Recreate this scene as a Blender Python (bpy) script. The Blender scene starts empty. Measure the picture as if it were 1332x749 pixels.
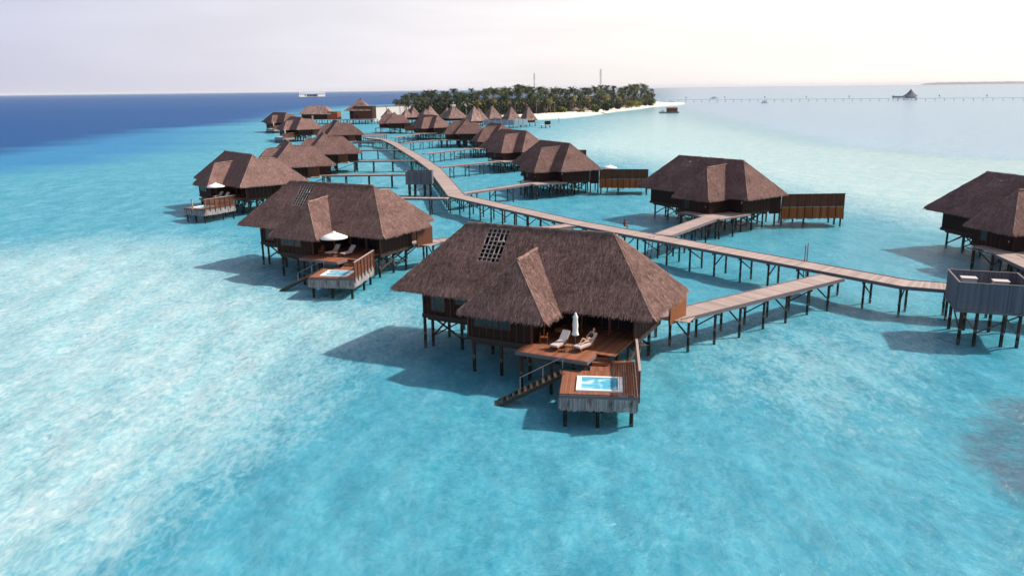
import bpy, bmesh, math, random
import numpy as np
from mathutils import Vector, Matrix, noise as mnoise

random.seed(7)
rng = np.random.default_rng(11)
S = bpy.context.scene
COL = S.collection
R = math.radians

# ------------------------------------------------------------------ camera
FPX, HC = 1036.0, 20.0
ROLL = math.atan(0.0113)
PITCH = math.atan(258.5 / FPX)
cF = Vector((0, math.cos(PITCH), -math.sin(PITCH)))
r0 = Vector((1, 0, 0)); u0 = r0.cross(cF)
cR = r0 * math.cos(ROLL) - u0 * math.sin(ROLL)
cU = cR.cross(cF)
cam_d = bpy.data.cameras.new('camera'); cam = bpy.data.objects.new('camera', cam_d); COL.objects.link(cam)
m = Matrix((cR, cU, -cF)).transposed().to_4x4(); m.translation = Vector((0, 0, HC)); cam.matrix_world = m
cam_d.sensor_width = 36; cam_d.lens = 36 * FPX / 1332; cam_d.clip_end = 90000; cam_d.clip_start = 0.5
S.camera = cam


def at(px, py, z=0.0):
    """ground point under a place measured on a survey picture of the lagoon"""
    d = cF + cR * ((px - 666) / FPX) + cU * ((374.5 - py) / FPX)
    t = (z - HC) / d.z
    return Vector((d.x * t, d.y * t, z))


# ------------------------------------------------------------------ mesh builder
class MB:
    def __init__(s):
        s.v = []; s.f = []; s.r = []

    def add(s, vs, fs, rnd=0.5):
        b = len(s.v); s.v += [tuple(p) for p in vs]
        for f in fs:
            s.f.append(tuple(b + i for i in f)); s.r.append(rnd)

    def box(s, x0, x1, y0, y1, z0, z1, T=None, rnd=0.5):
        p = [(x, y, z) for z in (z0, z1) for y in (y0, y1) for x in (x0, x1)]
        if T: p = [T(q) for q in p]
        s.add(p, [(0, 2, 3, 1), (4, 5, 7, 6), (0, 1, 5, 4), (2, 6, 7, 3), (0, 4, 6, 2), (1, 3, 7, 5)], rnd)

    def bar(s, p, q, w, h=None, rnd=0.5):
        h = h or w
        p = Vector(p); q = Vector(q); d = (q - p).normalized()
        a = Vector((0, 0, 1)) if abs(d.z) < .95 else Vector((1, 0, 0))
        x = d.cross(a).normalized(); y = x.cross(d).normalized()
        x *= w / 2; y *= h / 2
        s.add([p - x - y, p + x - y, p + x + y, p - x + y, q - x - y, q + x - y, q + x + y, q - x + y],
              [(3, 2, 1, 0), (4, 5, 6, 7), (0, 1, 5, 4), (1, 2, 6, 5), (2, 3, 7, 6), (3, 0, 4, 7)], rnd)

    def tube(s, p, q, ra, rb=None, n=8, rnd=0.5):
        rb = ra if rb is None else rb
        p = Vector(p); q = Vector(q); d = (q - p).normalized()
        a = Vector((0, 0, 1)) if abs(d.z) < .95 else Vector((1, 0, 0))
        x = d.cross(a).normalized(); y = x.cross(d).normalized()
        vs = []
        for c, rr in ((p, ra), (q, rb)):
            for k in range(n):
                t = 2 * math.pi * k / n
                vs.append(c + x * (rr * math.cos(t)) + y * (rr * math.sin(t)))
        fs = [(k, (k + 1) % n, n + (k + 1) % n, n + k) for k in range(n)]
        fs += [tuple(range(n))[::-1], tuple(range(n, 2 * n))]
        s.add(vs, fs, rnd)

    def ball(s, c, rx, ry=None, rz=None, n=10, mm=7, rnd=0.5):
        ry = ry or rx; rz = rz or rx
        vs = [(c[0], c[1], c[2] - rz)]
        for i in range(1, mm):
            ph = -math.pi / 2 + math.pi * i / mm
            for k in range(n):
                t = 2 * math.pi * k / n
                vs.append((c[0] + rx * math.cos(ph) * math.cos(t), c[1] + ry * math.cos(ph) * math.sin(t), c[2] + rz * math.sin(ph)))
        vs.append((c[0], c[1], c[2] + rz)); L = len(vs) - 1
        fs = [(0, 1 + (k + 1) % n, 1 + k) for k in range(n)]
        for i in range(mm - 2):
            for k in range(n):
                a = 1 + i * n + k; b = 1 + i * n + (k + 1) % n
                fs.append((a, b, b + n, a + n))
        fs += [(L, 1 + (mm - 2) * n + k, 1 + (mm - 2) * n + (k + 1) % n) for k in range(n)]
        s.add(vs, fs, rnd)

    def lathe(s, prof, n=16, c=(0, 0, 0), rnd=0.5):
        vs = []
        for rr, z in prof:
            for k in range(n):
                t = 2 * math.pi * k / n
                vs.append((c[0] + rr * math.cos(t), c[1] + rr * math.sin(t), c[2] + z))
        fs = []
        for i in range(len(prof) - 1):
            for k in range(n):
                fs.append((i * n + k, i * n + (k + 1) % n, (i + 1) * n + (k + 1) % n, (i + 1) * n + k))
        s.add(vs, fs, rnd)

    def prism(s, poly, z0, z1, rnd=0.5):
        n = len(poly)
        vs = [(p[0], p[1], z0) for p in poly] + [(p[0], p[1], z1) for p in poly]
        s.add(vs, [tuple(range(n))[::-1], tuple(range(n, 2 * n))] + [(k, (k + 1) % n, n + (k + 1) % n, n + k) for k in range(n)], rnd)

    def mesh(s, name, mat, fix=True, smooth=False):
        me = bpy.data.meshes.new(name)
        me.from_pydata(s.v, [], s.f)
        if fix:
            bm = bmesh.new(); bm.from_mesh(me); bmesh.ops.recalc_face_normals(bm, faces=bm.faces); bm.to_mesh(me); bm.free()
        a = me.attributes.new('rnd', 'FLOAT', 'FACE'); a.data.foreach_set('value', np.array(s.r, dtype=np.float32))
        if mat: me.materials.append(mat)
        if smooth: me.polygons.foreach_set('use_smooth', [True] * len(me.polygons))
        me.update()
        return me

    def build(s, name, mat, parent=None, fix=True, smooth=False):
        return put(name, s.mesh(name, mat, fix, smooth), parent)


def put(name, me, parent=None, loc=None, rz=0):
    o = bpy.data.objects.new(name, me); COL.objects.link(o)
    if parent: o.parent = parent
    if loc is not None: o.location = loc
    if rz: o.rotation_euler.z = rz
    return o


def tag(o, label=None, cat=None, group=None, kind=None):
    if label: o['label'] = label
    if cat: o['category'] = cat
    if group: o['group'] = group
    if kind: o['kind'] = kind
    return o


def thing(name, label, cat, loc=(0, 0, 0), rz=0, group=None):
    o = bpy.data.objects.new(name, None); COL.objects.link(o)
    o.empty_display_size = .2
    o.location = loc; o.rotation_euler.z = rz
    return tag(o, label, cat, group)


def copy_tree(o, parent=None):
    c = o.copy(); COL.objects.link(c); c.parent = parent
    for ch in KIDS(o): copy_tree(ch, c)
    return c


def KIDS(o): return list(o.children)


# ------------------------------------------------------------------ materials
class NT:
    def __init__(s, name):
        s.m = bpy.data.materials.new(name); s.m.use_nodes = True
        s.t = s.m.node_tree; s.t.nodes.clear()
        s.out = s.t.nodes.new('ShaderNodeOutputMaterial')

    def n(s, typ, **kw):
        nd = s.t.nodes.new(typ)
        for k, v in kw.items():
            if hasattr(nd, k): setattr(nd, k, v)
            else: nd.inputs[k.replace('_', ' ')].default_value = v
        return nd

    def l(s, a, b): s.t.links.new(a, b)

    def val(s, x):
        nd = s.t.nodes.new('ShaderNodeValue'); nd.outputs[0].default_value = x; return nd.outputs[0]

    def math(s, op, a, b=None, clamp=False):
        nd = s.t.nodes.new('ShaderNodeMath'); nd.operation = op; nd.use_clamp = clamp
        for i, x in enumerate((a, b)):
            if x is None: continue
            if isinstance(x, (int, float)): nd.inputs[i].default_value = x
            else: s.l(x, nd.inputs[i])
        return nd.outputs[0]

    def mix(s, f, a, b):
        nd = s.t.nodes.new('ShaderNodeMix'); nd.data_type = 'RGBA'
        for i, x in ((0, f), (6, a), (7, b)):
            if isinstance(x, (int, float)): nd.inputs[i].default_value = x
            elif isinstance(x, tuple): nd.inputs[i].default_value = (*x, 1) if len(x) == 3 else x
            else: s.l(x, nd.inputs[i])
        return nd.outputs[2]

    def ramp(s, f, stops):
        nd = s.t.nodes.new('ShaderNodeValToRGB'); e = nd.color_ramp.elements
        while len(e) < len(stops): e.new(0.5)
        for el, (p, c) in zip(e, stops): el.position = p; el.color = (*c, 1)
        s.l(f, nd.inputs[0]); return nd.outputs[0]

    def noise(s, vec, scale, detail=3, rough=.55, dist=0):
        nd = s.t.nodes.new('ShaderNodeTexNoise'); nd.inputs['Scale'].default_value = scale
        nd.inputs['Detail'].default_value = detail; nd.inputs['Roughness'].default_value = rough
        nd.inputs['Distortion'].default_value = dist
        if vec is not None: s.l(vec, nd.inputs['Vector'])
        return nd.outputs['Fac']

    def mapping(s, vec, scale=(1, 1, 1), rot=(0, 0, 0), loc=(0, 0, 0)):
        nd = s.t.nodes.new('ShaderNodeMapping'); nd.inputs['Scale'].default_value = scale
        nd.inputs['Rotation'].default_value = rot; nd.inputs['Location'].default_value = loc
        s.l(vec, nd.inputs['Vector']); return nd.outputs[0]

    def obj(s): return s.t.nodes.new('ShaderNodeTexCoord').outputs['Object']

    def pos(s): return s.t.nodes.new('ShaderNodeNewGeometry').outputs['Position']

    def attr(s, name):
        nd = s.t.nodes.new('ShaderNodeAttribute'); nd.attribute_name = name; return nd.outputs['Fac']

    def bump(s, h, strength=.5, dist=.05, normal=None):
        nd = s.t.nodes.new('ShaderNodeBump'); nd.inputs['Strength'].default_value = strength
        nd.inputs['Distance'].default_value = dist; s.l(h, nd.inputs['Height'])
        if normal: s.l(normal, nd.inputs['Normal'])
        return nd.outputs[0]

    def principled(s, col, rough=.8, normal=None, spec=.3, **kw):
        p = s.t.nodes.new('ShaderNodeBsdfPrincipled')
        if isinstance(col, tuple): p.inputs['Base Color'].default_value = (*col, 1)
        else: s.l(col, p.inputs['Base Color'])
        if isinstance(rough, (int, float)): p.inputs['Roughness'].default_value = rough
        else: s.l(rough, p.inputs['Roughness'])
        p.inputs['Specular IOR Level'].default_value = spec
        if normal: s.l(normal, p.inputs['Normal'])
        for k, v in kw.items(): p.inputs[k.replace('_', ' ')].default_value = v
        s.l(p.outputs[0], s.out.inputs[0]); return p


def plain(name, col, rough=.7, spec=.3, var=.25, scale=3., metallic=0.):
    t = NT(name); o = t.obj()
    n = t.noise(o, scale, 4)
    c = t.mix(n, tuple(x * (1 - var) for x in col), tuple(min(1, x * (1 + var)) for x in col))
    b = t.bump(t.noise(o, scale * 8, 3), .15, .02)
    t.principled(c, rough, b, spec, Metallic=metallic)
    return t.m


def thatch_mat(name, tint):
    t = NT(name); o = t.obj()
    r = t.attr('rnd')
    big = t.noise(o, .35, 4, .6)
    mid = t.noise(t.mapping(o, (1.2, 1.2, 2.6)), 2.2, 4, .65)
    f = t.math('ADD', t.math('MULTIPLY', r, .55), t.math('ADD', t.math('MULTIPLY', big, .5), t.math('MULTIPLY', mid, .6)))
    oi = t.t.nodes.new('ShaderNodeObjectInfo')
    f = t.math('ADD', f, t.math('MULTIPLY', oi.outputs['Random'], .2))
    f = t.math('SUBTRACT', f, .42)
    c = t.ramp(f, [(0.10, tuple(.22 * x for x in tint)), (.42, tuple(.72 * x for x in tint)), (.68, tuple(1.1 * x for x in tint)), (.96, tuple(2.0 * x for x in tint))])
    st = t.noise(t.mapping(o, (14, 14, 3)), 1.6, 3, .7)
    t.principled(c, .95, t.bump(st, .7, .06), .1)
    return t.m


def wood_mat(name, dark, light, plank=None, grain=(1, 1, 1), rough=.75, bump=.4, stain=None):
    t = NT(name); o = t.obj(); r = t.attr('rnd')
    n = t.noise(t.mapping(o, grain), 6, 5, .6)
    n2 = t.noise(o, .7, 4, .6)
    f = t.math('ADD', t.math('MULTIPLY', r, .5), t.math('ADD', t.math('MULTIPLY', n, .32), t.math('MULTIPLY', n2, .3)))
    f = t.math('SUBTRACT', f, .08, True)
    c = t.mix(f, dark, light)
    h = n
    if plank:
        w = t.t.nodes.new('ShaderNodeTexWave'); w.wave_type = 'BANDS'; w.bands_direction = plank[0]; w.wave_profile = 'SAW'
        w.inputs['Scale'].default_value = plank[1]
        t.l(o, w.inputs['Vector'])
        g = t.math('LESS_THAN', w.outputs['Fac'], .1)
        c = t.mix(t.math('MULTIPLY', g, .65), c, tuple(x * .3 for x in dark))
        h = t.math('ADD', t.math('MULTIPLY', n, .4), w.outputs['Fac'])
    if stain:
        s2 = t.noise(t.mapping(o, (2.2, 2.2, .5)), 1.4, 5, .65)
        c = t.mix(t.ramp(s2, [(.5, (0, 0, 0)), (.68, (1, 1, 1))]), c, stain)
    t.principled(c, rough, t.bump(h, bump, .03), .25)
    return t.m


M = {}
M['thatch'] = thatch_mat('thatch', (.270, .162, .142))
M['thatch_far'] = thatch_mat('pale_thatch', (.275, .176, .154))
M['ridge'] = thatch_mat('ridge_thatch', (.31, .195, .162))
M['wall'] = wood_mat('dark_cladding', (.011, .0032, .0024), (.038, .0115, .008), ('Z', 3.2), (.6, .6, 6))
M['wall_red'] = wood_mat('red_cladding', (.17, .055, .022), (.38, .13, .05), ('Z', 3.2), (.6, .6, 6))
def pile_mat():
    t = NT('pile_wood'); o = t.obj(); p = t.pos()
    sz = t.t.nodes.new('ShaderNodeSeparateXYZ'); t.l(p, sz.inputs[0])
    n = t.noise(t.mapping(o, (4, 4, .6)), 6, 5, .6); n2 = t.noise(p, 2.5, 4, .6)
    c = t.mix(n, (.016, .008, .006), (.07, .042, .032))
    wet = t.math('ADD', sz.outputs[2], t.math('MULTIPLY', t.math('SUBTRACT', n2, .5), .6))
    c = t.mix(t.ramp(wet, [(.28, (1, 1, 1)), (.42, (0, 0, 0))]), c, (.012, .013, .008))
    c = t.mix(t.ramp(t.math('ABSOLUTE', t.math('SUBTRACT', wet, .5)), [(.06, (.5, .5, .5)), (.14, (0, 0, 0))]), c, (.20, .18, .15))
    t.principled(c, .7, t.bump(n, .5, .03), .3); return t.m


M['beam'] = pile_mat()
M['brace'] = wood_mat('brace_wood', (.05, .03, .022), (.19, .13, .085), None, (2, 2, 2))
M['deck_red'] = wood_mat('hardwood_deck', (.16, .052, .026), (.36, .15, .085), None, (2, 2, 2), .55)
M['deck_grey'] = wood_mat('weathered_deck', (.21, .15, .13), (.53, .415, .375), None, (2, 2, 2))
M['fascia'] = wood_mat('fascia_wood', (.09, .075, .085), (.21, .18, .19), None, (1, 1, 5))
M['skirt'] = wood_mat('weathered_skirt', (.14, .125, .13), (.46, .42, .41), None, (3, 3, .5), .85, .4, (.07, .035, .02))
M['slat_grey'] = wood_mat('booth_slats', (.055, .06, .08), (.175, .18, .215), None, (3, 3, .5), .8)
M['screen_dark'] = wood_mat('screen_boards', (.06, .02, .011), (.17, .058, .027), None, (3, 3, .6))
M['screen_orange'] = wood_mat('screen_lower_boards', (.20, .048, .012), (.42, .125, .032), None, (3, 3, .6))
M['batten'] = plain('roof_batten', (.38, .31, .29), .8)
M['white'] = plain('white_paint', (.80, .79, .76), .5, .4, .06)
M['render'] = plain('white_render', (.50, .465, .445), .8, .2, .1, .6)
M['stair'] = wood_mat('stair_wood', (.022, .014, .011), (.10, .066, .046), None, (2, 2, 2))
M['canvas'] = plain('canvas', (.82, .80, .75), .85, .1, .07)
M['cushion'] = plain('cushion', (.52, .46, .45), .9, .1, .1)
M['frame'] = plain('teak', (.26, .11, .05), .6, .3, .3, 5)
M['metal'] = plain('pale_metal', (.55, .54, .53), .45, .5, .15, 2)
M['black'] = plain('black_cloth', (.015, .015, .017), .9)
M['redcloth'] = plain('red_cloth', (.35, .05, .05), .9)
M['skin'] = plain('skin', (.46, .27, .19), .55, .3, .06)
M['skin_dark'] = plain('tanned_skin', (.27, .13, .085), .55, .3, .06)
M['hair'] = plain('dark_hair', (.02, .013, .01), .6)
M['trunk'] = plain('palm_bark', (.24, .185, .15), .9, .1, .35, 1.2)
M['steel'] = plain('mast_steel', (.30, .29, .33), .6, .4, .2)
M['hull'] = plain('hull_paint', (.55, .57, .62), .4, .5, .1)
M['hull_blue'] = plain('blue_hull', (.10, .16, .24), .4, .5, .1)
M['bridge'] = plain('bridge_deck', (.62, .62, .68), .6)
M['shaded_white'] = plain('shaded_panel', (.24, .28, .35), .6)  # white screens turned away from the sun, their shade put into the colour
M['rock'] = plain('coral_rock', (.06, .055, .05), .95, .1, .4, 2)


def glass_mat():
    t = NT('window_glass')
    t.principled((.012, .016, .022), .12, None, .45)
    return t.m


M['glass'] = glass_mat()


def pool_mat():
    t = NT('pool_water'); o = t.obj()
    n = t.noise(o, .8, 3, .5, .8)
    c = t.ramp(n, [(.36, (.08, .38, .56)), (.52, (.14, .50, .66)), (.62, (.55, .72, .78))])  # pale patches paint reflected sky and roof into the water colour
    t.principled(c, .05, t.bump(t.noise(o, 3, 3), .25, .05), .6)
    return t.m


M['pool'] = pool_mat()


def leaf_mat(name, dark, light):
    t = NT(name); r = t.attr('rnd')
    oi = t.t.nodes.new('ShaderNodeObjectInfo')
    f = t.math('ADD', t.math('MULTIPLY', r, .7), t.math('MULTIPLY', oi.outputs['Random'], .35), True)
    c = t.mix(f, dark, light)
    p = t.principled(c, .55, None, .3)
    tr = t.t.nodes.new('ShaderNodeBsdfTranslucent'); t.l(c, tr.inputs[0])
    mx = t.t.nodes.new('ShaderNodeMixShader'); mx.inputs[0].default_value = .25
    t.l(p.outputs[0], mx.inputs[1]); t.l(tr.outputs[0], mx.inputs[2]); t.l(mx.outputs[0], t.out.inputs[0])
    return t.m


M['palm'] = leaf_mat('palm_leaf', (.010, .018, .006), (.042, .064, .020))
M['palm_yellow'] = leaf_mat('yellowing_palm_leaf', (.10, .085, .012), (.32, .23, .04))
M['palm_light'] = leaf_mat('light_palm_leaf', (.022, .034, .009), (.09, .11, .03))
M['bush'] = leaf_mat('bush_leaf', (.035, .05, .012), (.13, .17, .035))
M['bush_yellow'] = leaf_mat('yellow_bush_leaf', (.08, .09, .012), (.27, .26, .045))
M['tree'] = leaf_mat('tree_leaf', (.012, .018, .008), (.05, .068, .024))


def sand_mat():
    t = NT('beach_sand'); p = t.pos()
    c = t.mix(t.noise(p, .15, 5, .6), (.62, .55, .46), (.80, .75, .68))
    t.principled(c, .95, t.bump(t.noise(p, 1.5, 4), .4, .3), .1); return t.m


M['sand'] = sand_mat()


def seabed_mat():
    t = NT('seabed_sand'); p = t.pos()
    big = t.noise(p, .035, 4, .6)
    rip = t.noise(t.mapping(p, (1, .5, 1), (0, 0, .25)), .36, 6, .66, .15)
    fine = t.noise(t.mapping(p, (1, .46, 1), (0, 0, -.15)), 2.6, 3, .55, .9)  # sand patches plus the waves' refracted light pattern, both put into the colour
    pale = t.attr('pale'); deep = t.attr('deep'); reef = t.attr('reef'); far = t.attr('far')
    w = t.math('ADD', t.math('MULTIPLY', pale, .72), t.math('MULTIPLY', t.math('SUBTRACT', rip, .5), .42))
    w = t.math('ADD', w, t.math('MULTIPLY', t.math('SUBTRACT', fine, .5), t.math('ADD', .5, t.math('MULTIPLY', pale, .8))))
    w = t.math('ADD', w, t.math('MULTIPLY', t.math('SUBTRACT', big, .5), .2))
    ws = t.ramp(w, [(.10, (0, 0, 0)), (.95, (1, 1, 1))])
    turq = t.mix(t.ramp(t.math('ADD', t.math('MULTIPLY', rip, .55), t.math('MULTIPLY', fine, .45)), [(.34, (0, 0, 0)), (.68, (1, 1, 1))]), (.070, .305, .40), (.20, .455, .545))
    c = t.mix(ws, turq, (.80, .725, .70))
    coral = t.noise(p, .9, 6, .7, .8)
    rw = t.ramp(t.math('ADD', reef, t.math('MULTIPLY', t.math('SUBTRACT', t.math('ADD', t.math('MULTIPLY', rip, .5), t.math('MULTIPLY', coral, .5)), .5), 2.6)), [(.35, (0, 0, 0)), (.95, (1, 1, 1))])
    c = t.mix(t.math('MULTIPLY', rw, .8), c, (.14, .15, .20))
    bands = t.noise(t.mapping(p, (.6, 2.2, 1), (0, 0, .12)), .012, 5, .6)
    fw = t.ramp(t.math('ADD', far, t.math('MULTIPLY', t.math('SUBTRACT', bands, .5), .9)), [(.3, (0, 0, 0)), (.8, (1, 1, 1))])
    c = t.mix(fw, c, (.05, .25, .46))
    fr_ = t.attr('sky_sheen')  # sky reflection on the right-hand sea, painted into the bed colour
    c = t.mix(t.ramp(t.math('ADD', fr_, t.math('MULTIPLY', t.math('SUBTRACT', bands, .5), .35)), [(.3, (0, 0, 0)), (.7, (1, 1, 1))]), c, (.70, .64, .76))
    dw = t.ramp(t.math('ADD', deep, t.math('MULTIPLY', t.math('SUBTRACT', bands, .5), .5)), [(.35, (0, 0, 0)), (.65, (1, 1, 1))])
    c = t.mix(dw, c, (.004, .085, .265))
    d = t.t.nodes.new('ShaderNodeBsdfDiffuse'); t.l(c, d.inputs[0])
    t.l(d.outputs[0], t.out.inputs[0]); return t.m


def sea_mat():
    t = NT('sea_water'); p = t.pos()
    n1 = t.noise(t.mapping(p, (.9, .5, 1), (0, 0, -.3)), .40, 6, .62, .2)
    n2 = t.noise(t.mapping(p, (.9, .55, 1), (0, 0, .25)), 1.7, 5, .6, .25)
    n3 = t.noise(t.mapping(p, (.5, 1.2, 1), (0, 0, .2)), .03, 4, .6)
    b = t.bump(n1, 1.0, .9)
    b = t.bump(n2, .9, .28, b)
    b = t.bump(n3, .5, 3.0, b)
    fr = t.t.nodes.new('ShaderNodeFresnel'); fr.inputs[0].default_value = 1.33; t.l(b, fr.inputs['Normal'])
    gl = t.t.nodes.new('ShaderNodeBsdfGlossy'); gl.inputs['Roughness'].default_value = .12; t.l(b, gl.inputs['Normal'])
    # reflection limit rises with x, so the water there mirrors more sky
    sx = t.t.nodes.new('ShaderNodeSeparateXYZ'); t.l(p, sx.inputs[0])
    mr = t.t.nodes.new('ShaderNodeMapRange'); mr.interpolation_type = 'SMOOTHSTEP'
    mr.inputs[1].default_value = -10; mr.inputs[2].default_value = 190; mr.inputs[3].default_value = .15; mr.inputs[4].default_value = .50
    t.l(sx.outputs[0], mr.inputs[0])
    fac = t.math('MINIMUM', t.math('MULTIPLY', fr.outputs[0], .95), mr.outputs[0])
    # light and dark of refracted ripples put into the transmitted tint
    th = t.math('ADD', t.math('MULTIPLY', n1, .45), t.math('MULTIPLY', n2, .55))
    col = t.ramp(th, [(.38, (.58, .865, .91)), (.51, (.75, .93, .955)), (.64, (.92, .985, .99))])
    tr = t.t.nodes.new('ShaderNodeBsdfTransparent'); t.l(col, tr.inputs[0])
    mx = t.t.nodes.new('ShaderNodeMixShader'); t.l(fac, mx.inputs[0]); t.l(tr.outputs[0], mx.inputs[1]); t.l(gl.outputs[0], mx.inputs[2])
    t.l(mx.outputs[0], t.out.inputs[0]); return t.m


# ------------------------------------------------------------------ sky and sun
HAZE = 2.6e-5
SUN_AZ, SUN_EL = 12.0, 42.0          # azimuth measured from +X towards +Y
w = bpy.data.worlds.new('World'); S.world = w; w.use_nodes = True
wt = w.node_tree; wt.nodes.clear()
wo = wt.nodes.new('ShaderNodeOutputWorld'); bg = wt.nodes.new('ShaderNodeBackground')
sky = wt.nodes.new('ShaderNodeTexSky'); sky.sky_type = 'NISHITA'; sky.sun_disc = False
sky.sun_elevation = R(SUN_EL); sky.sun_rotation = R(90 - SUN_AZ)
sky.air_density = 1.0; sky.dust_density = 3.5; sky.ozone_density = 1.5; sky.altitude = 0
tc = wt.nodes.new('ShaderNodeTexCoord')
mp = wt.nodes.new('ShaderNodeMapping'); mp.inputs['Scale'].default_value = (1.6, 1.6, 11); mp.inputs['Rotation'].default_value = (.05, .12, .3)
wt.links.new(tc.outputs['Generated'], mp.inputs[0])
cn = wt.nodes.new('ShaderNodeTexNoise'); cn.inputs['Scale'].default_value = 1.5; cn.inputs['Detail'].default_value = 6; cn.inputs['Roughness'].default_value = .5
cn.inputs['Distortion'].default_value = .4
wt.links.new(mp.outputs[0], cn.inputs['Vector'])
cr = wt.nodes.new('ShaderNodeValToRGB'); cr.color_ramp.elements[0].position = .42; cr.color_ramp.elements[1].position = .72
cr.color_ramp.elements[0].color = (.82, .82, .82, 1); cr.color_ramp.elements[1].color = (.97, .97, .97, 1)
wt.links.new(cn.outputs['Fac'], cr.inputs[0])
# thin high cloud veil, brighter towards the sun
dt = wt.nodes.new('ShaderNodeVectorMath'); dt.operation = 'DOT_PRODUCT'
dt.inputs[1].default_value = (math.cos(R(SUN_AZ)), math.sin(R(SUN_AZ)), 0)
wt.links.new(tc.outputs['Generated'], dt.inputs[0])
vr = wt.nodes.new('ShaderNodeValToRGB'); e = vr.color_ramp.elements
e[0].position = .12; e[0].color = (.52, .54, .71, 1); e[1].position = .70; e[1].color = (1.15, 1.065, .955, 1)
ma = wt.nodes.new('ShaderNodeMath'); ma.operation = 'MULTIPLY_ADD'; ma.inputs[1].default_value = .5; ma.inputs[2].default_value = .35
wt.links.new(dt.outputs['Value'], ma.inputs[0]); wt.links.new(ma.outputs[0], vr.inputs[0])
vs_ = wt.nodes.new('ShaderNodeVectorMath'); vs_.operation = 'SCALE'; vs_.inputs['Scale'].default_value = 10.8
wt.links.new(vr.outputs[0], vs_.inputs[0])
mxs = wt.nodes.new('ShaderNodeMix'); mxs.data_type = 'RGBA'
sz = wt.nodes.new('ShaderNodeSeparateXYZ'); wt.links.new(tc.outputs['Generated'], sz.inputs[0])
zr_ = wt.nodes.new('ShaderNodeMapRange'); zr_.inputs[1].default_value = .10; zr_.inputs[2].default_value = .55; zr_.inputs[3].default_value = 1.0; zr_.inputs[4].default_value = .24
wt.links.new(sz.outputs[2], zr_.inputs[0])
zm = wt.nodes.new('ShaderNodeMath'); zm.operation = 'MULTIPLY'; wt.links.new(cr.outputs[0], zm.inputs[0]); wt.links.new(zr_.outputs[0], zm.inputs[1])
wt.links.new(zm.outputs[0], mxs.inputs[0]); wt.links.new(sky.outputs[0], mxs.inputs[6]); wt.links.new(vs_.outputs[0], mxs.inputs[7])
wt.links.new(mxs.outputs[2], bg.inputs[0]); bg.inputs[1].default_value = .1
wt.links.new(bg.outputs[0], wo.inputs[0])

sd = bpy.data.lights.new('sun', 'SUN'); sd.energy = 5.0; sd.angle = R(2.0); sd.color = (1, .93, .84)
so = bpy.data.objects.new('sun', sd); COL.objects.link(so)
sdir = Vector((math.cos(R(SUN_EL)) * math.cos(R(SUN_AZ)), math.cos(R(SUN_EL)) * math.sin(R(SUN_AZ)), math.sin(R(SUN_EL))))
so.rotation_euler = sdir.to_track_quat('Z', 'Y').to_euler(); so.location = (60, 0, 80)

S.view_settings.view_transform = 'Standard'; S.view_settings.look = 'None'
S.view_settings.exposure = 0.2; S.view_settings.gamma = 1.0; S.view_settings.use_curve_mapping = False
S.cycles.use_denoising = True
S.cycles.max_bounces = 8; S.cycles.transparent_max_bounces = 12
S.cycles.caustics_reflective = False; S.cycles.caustics_refractive = False

# ------------------------------------------------------------------ sea, seabed
SEA_R = 45000.


def disc(name, mat, z, rings, angs, zfun=None):
    n = len(angs)
    vs = [(0, 0, z)]
    P = [(r * math.cos(a), r * math.sin(a)) for r in rings for a in angs]
    vs += [(x, y, z if zfun is None else zfun(x, y)) for x, y in P]
    fs = [(0, 1 + k, 1 + (k + 1) % n) for k in range(n)]
    for i in range(len(rings) - 1):
        for k in range(n):
            a = 1 + i * n + k; b = 1 + i * n + (k + 1) % n
            fs.append((a, a + n, b + n, b))
    me = bpy.data.meshes.new(name); me.from_pydata(vs, [], fs); me.materials.append(mat)
    return put(name, me), np.array(vs)[:, :2]


sea, _ = disc('sea', sea_mat(), 0., [50, 500, 5000, SEA_R], [2 * math.pi * k / 96 for k in range(96)])
tag(sea, 'clear turquoise lagoon water turning deep blue beyond the reef', 'sea', kind='structure')

angs = [R(90 + a) for a in np.concatenate([np.linspace(-62, 62, 300), np.linspace(66, 294, 40)])]
rings = list(np.geomspace(12, 420, 520)) + list(np.geomspace(430, 6000, 110)) + [9000, 16000, SEA_R]


def bedz(x, y):
    d = math.hypot(x, y)
    if d < 430:
        q = mnoise.noise((x * .42, y * .30, 1.3)) * .20 + mnoise.noise((x * 1.1, y * .8, 5.1)) * .06 + mnoise.noise((x * .09, y * .09, 2.2)) * .12
        return -.72 + q * min(1, (430 - d) / 60)
    return -.72 if d < 900 else -.72 - min(14, (d - 900) * .01)


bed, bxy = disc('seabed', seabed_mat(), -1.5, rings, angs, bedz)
bed.data.polygons.foreach_set('use_smooth', [True] * len(bed.data.polygons))
tag(bed, 'pale sandy lagoon floor under shallow water', 'seabed', kind='structure')


def sdf(P, poly):
    poly = np.array(poly); n = len(poly)
    d = np.full(len(P), 1e18); ins = np.zeros(len(P), bool)
    for i in range(n):
        a = poly[i]; b = poly[(i + 1) % n]; e = b - a; wv = P - a
        t = np.clip((wv @ e) / (e @ e + 1e-9), 0, 1)
        d = np.minimum(d, ((wv - t[:, None] * e) ** 2).sum(1))
        c = ((a[1] > P[:, 1]) != (b[1] > P[:, 1])) & (P[:, 0] < (b[0] - a[0]) * (P[:, 1] - a[1]) / (b[1] - a[1] + 1e-12) + a[0])
        ins ^= c
    return np.where(ins, 1, -1) * np.sqrt(d)


def zone(polys, soft):
    rng_ = np.hypot(bxy[:, 0], bxy[:, 1])
    out = np.zeros(len(bxy))
    for pl, wgt in polys:
        q = [tuple(at(px, max(py, 116 - .0113 * (px - 666) + .7), -.5)[:2]) for px, py in pl]
        s = sdf(bxy, q) / (soft * rng_ + .5)
        out = np.maximum(out, wgt * np.clip(s * .5 + .5, 0, 1))
    return out


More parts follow.
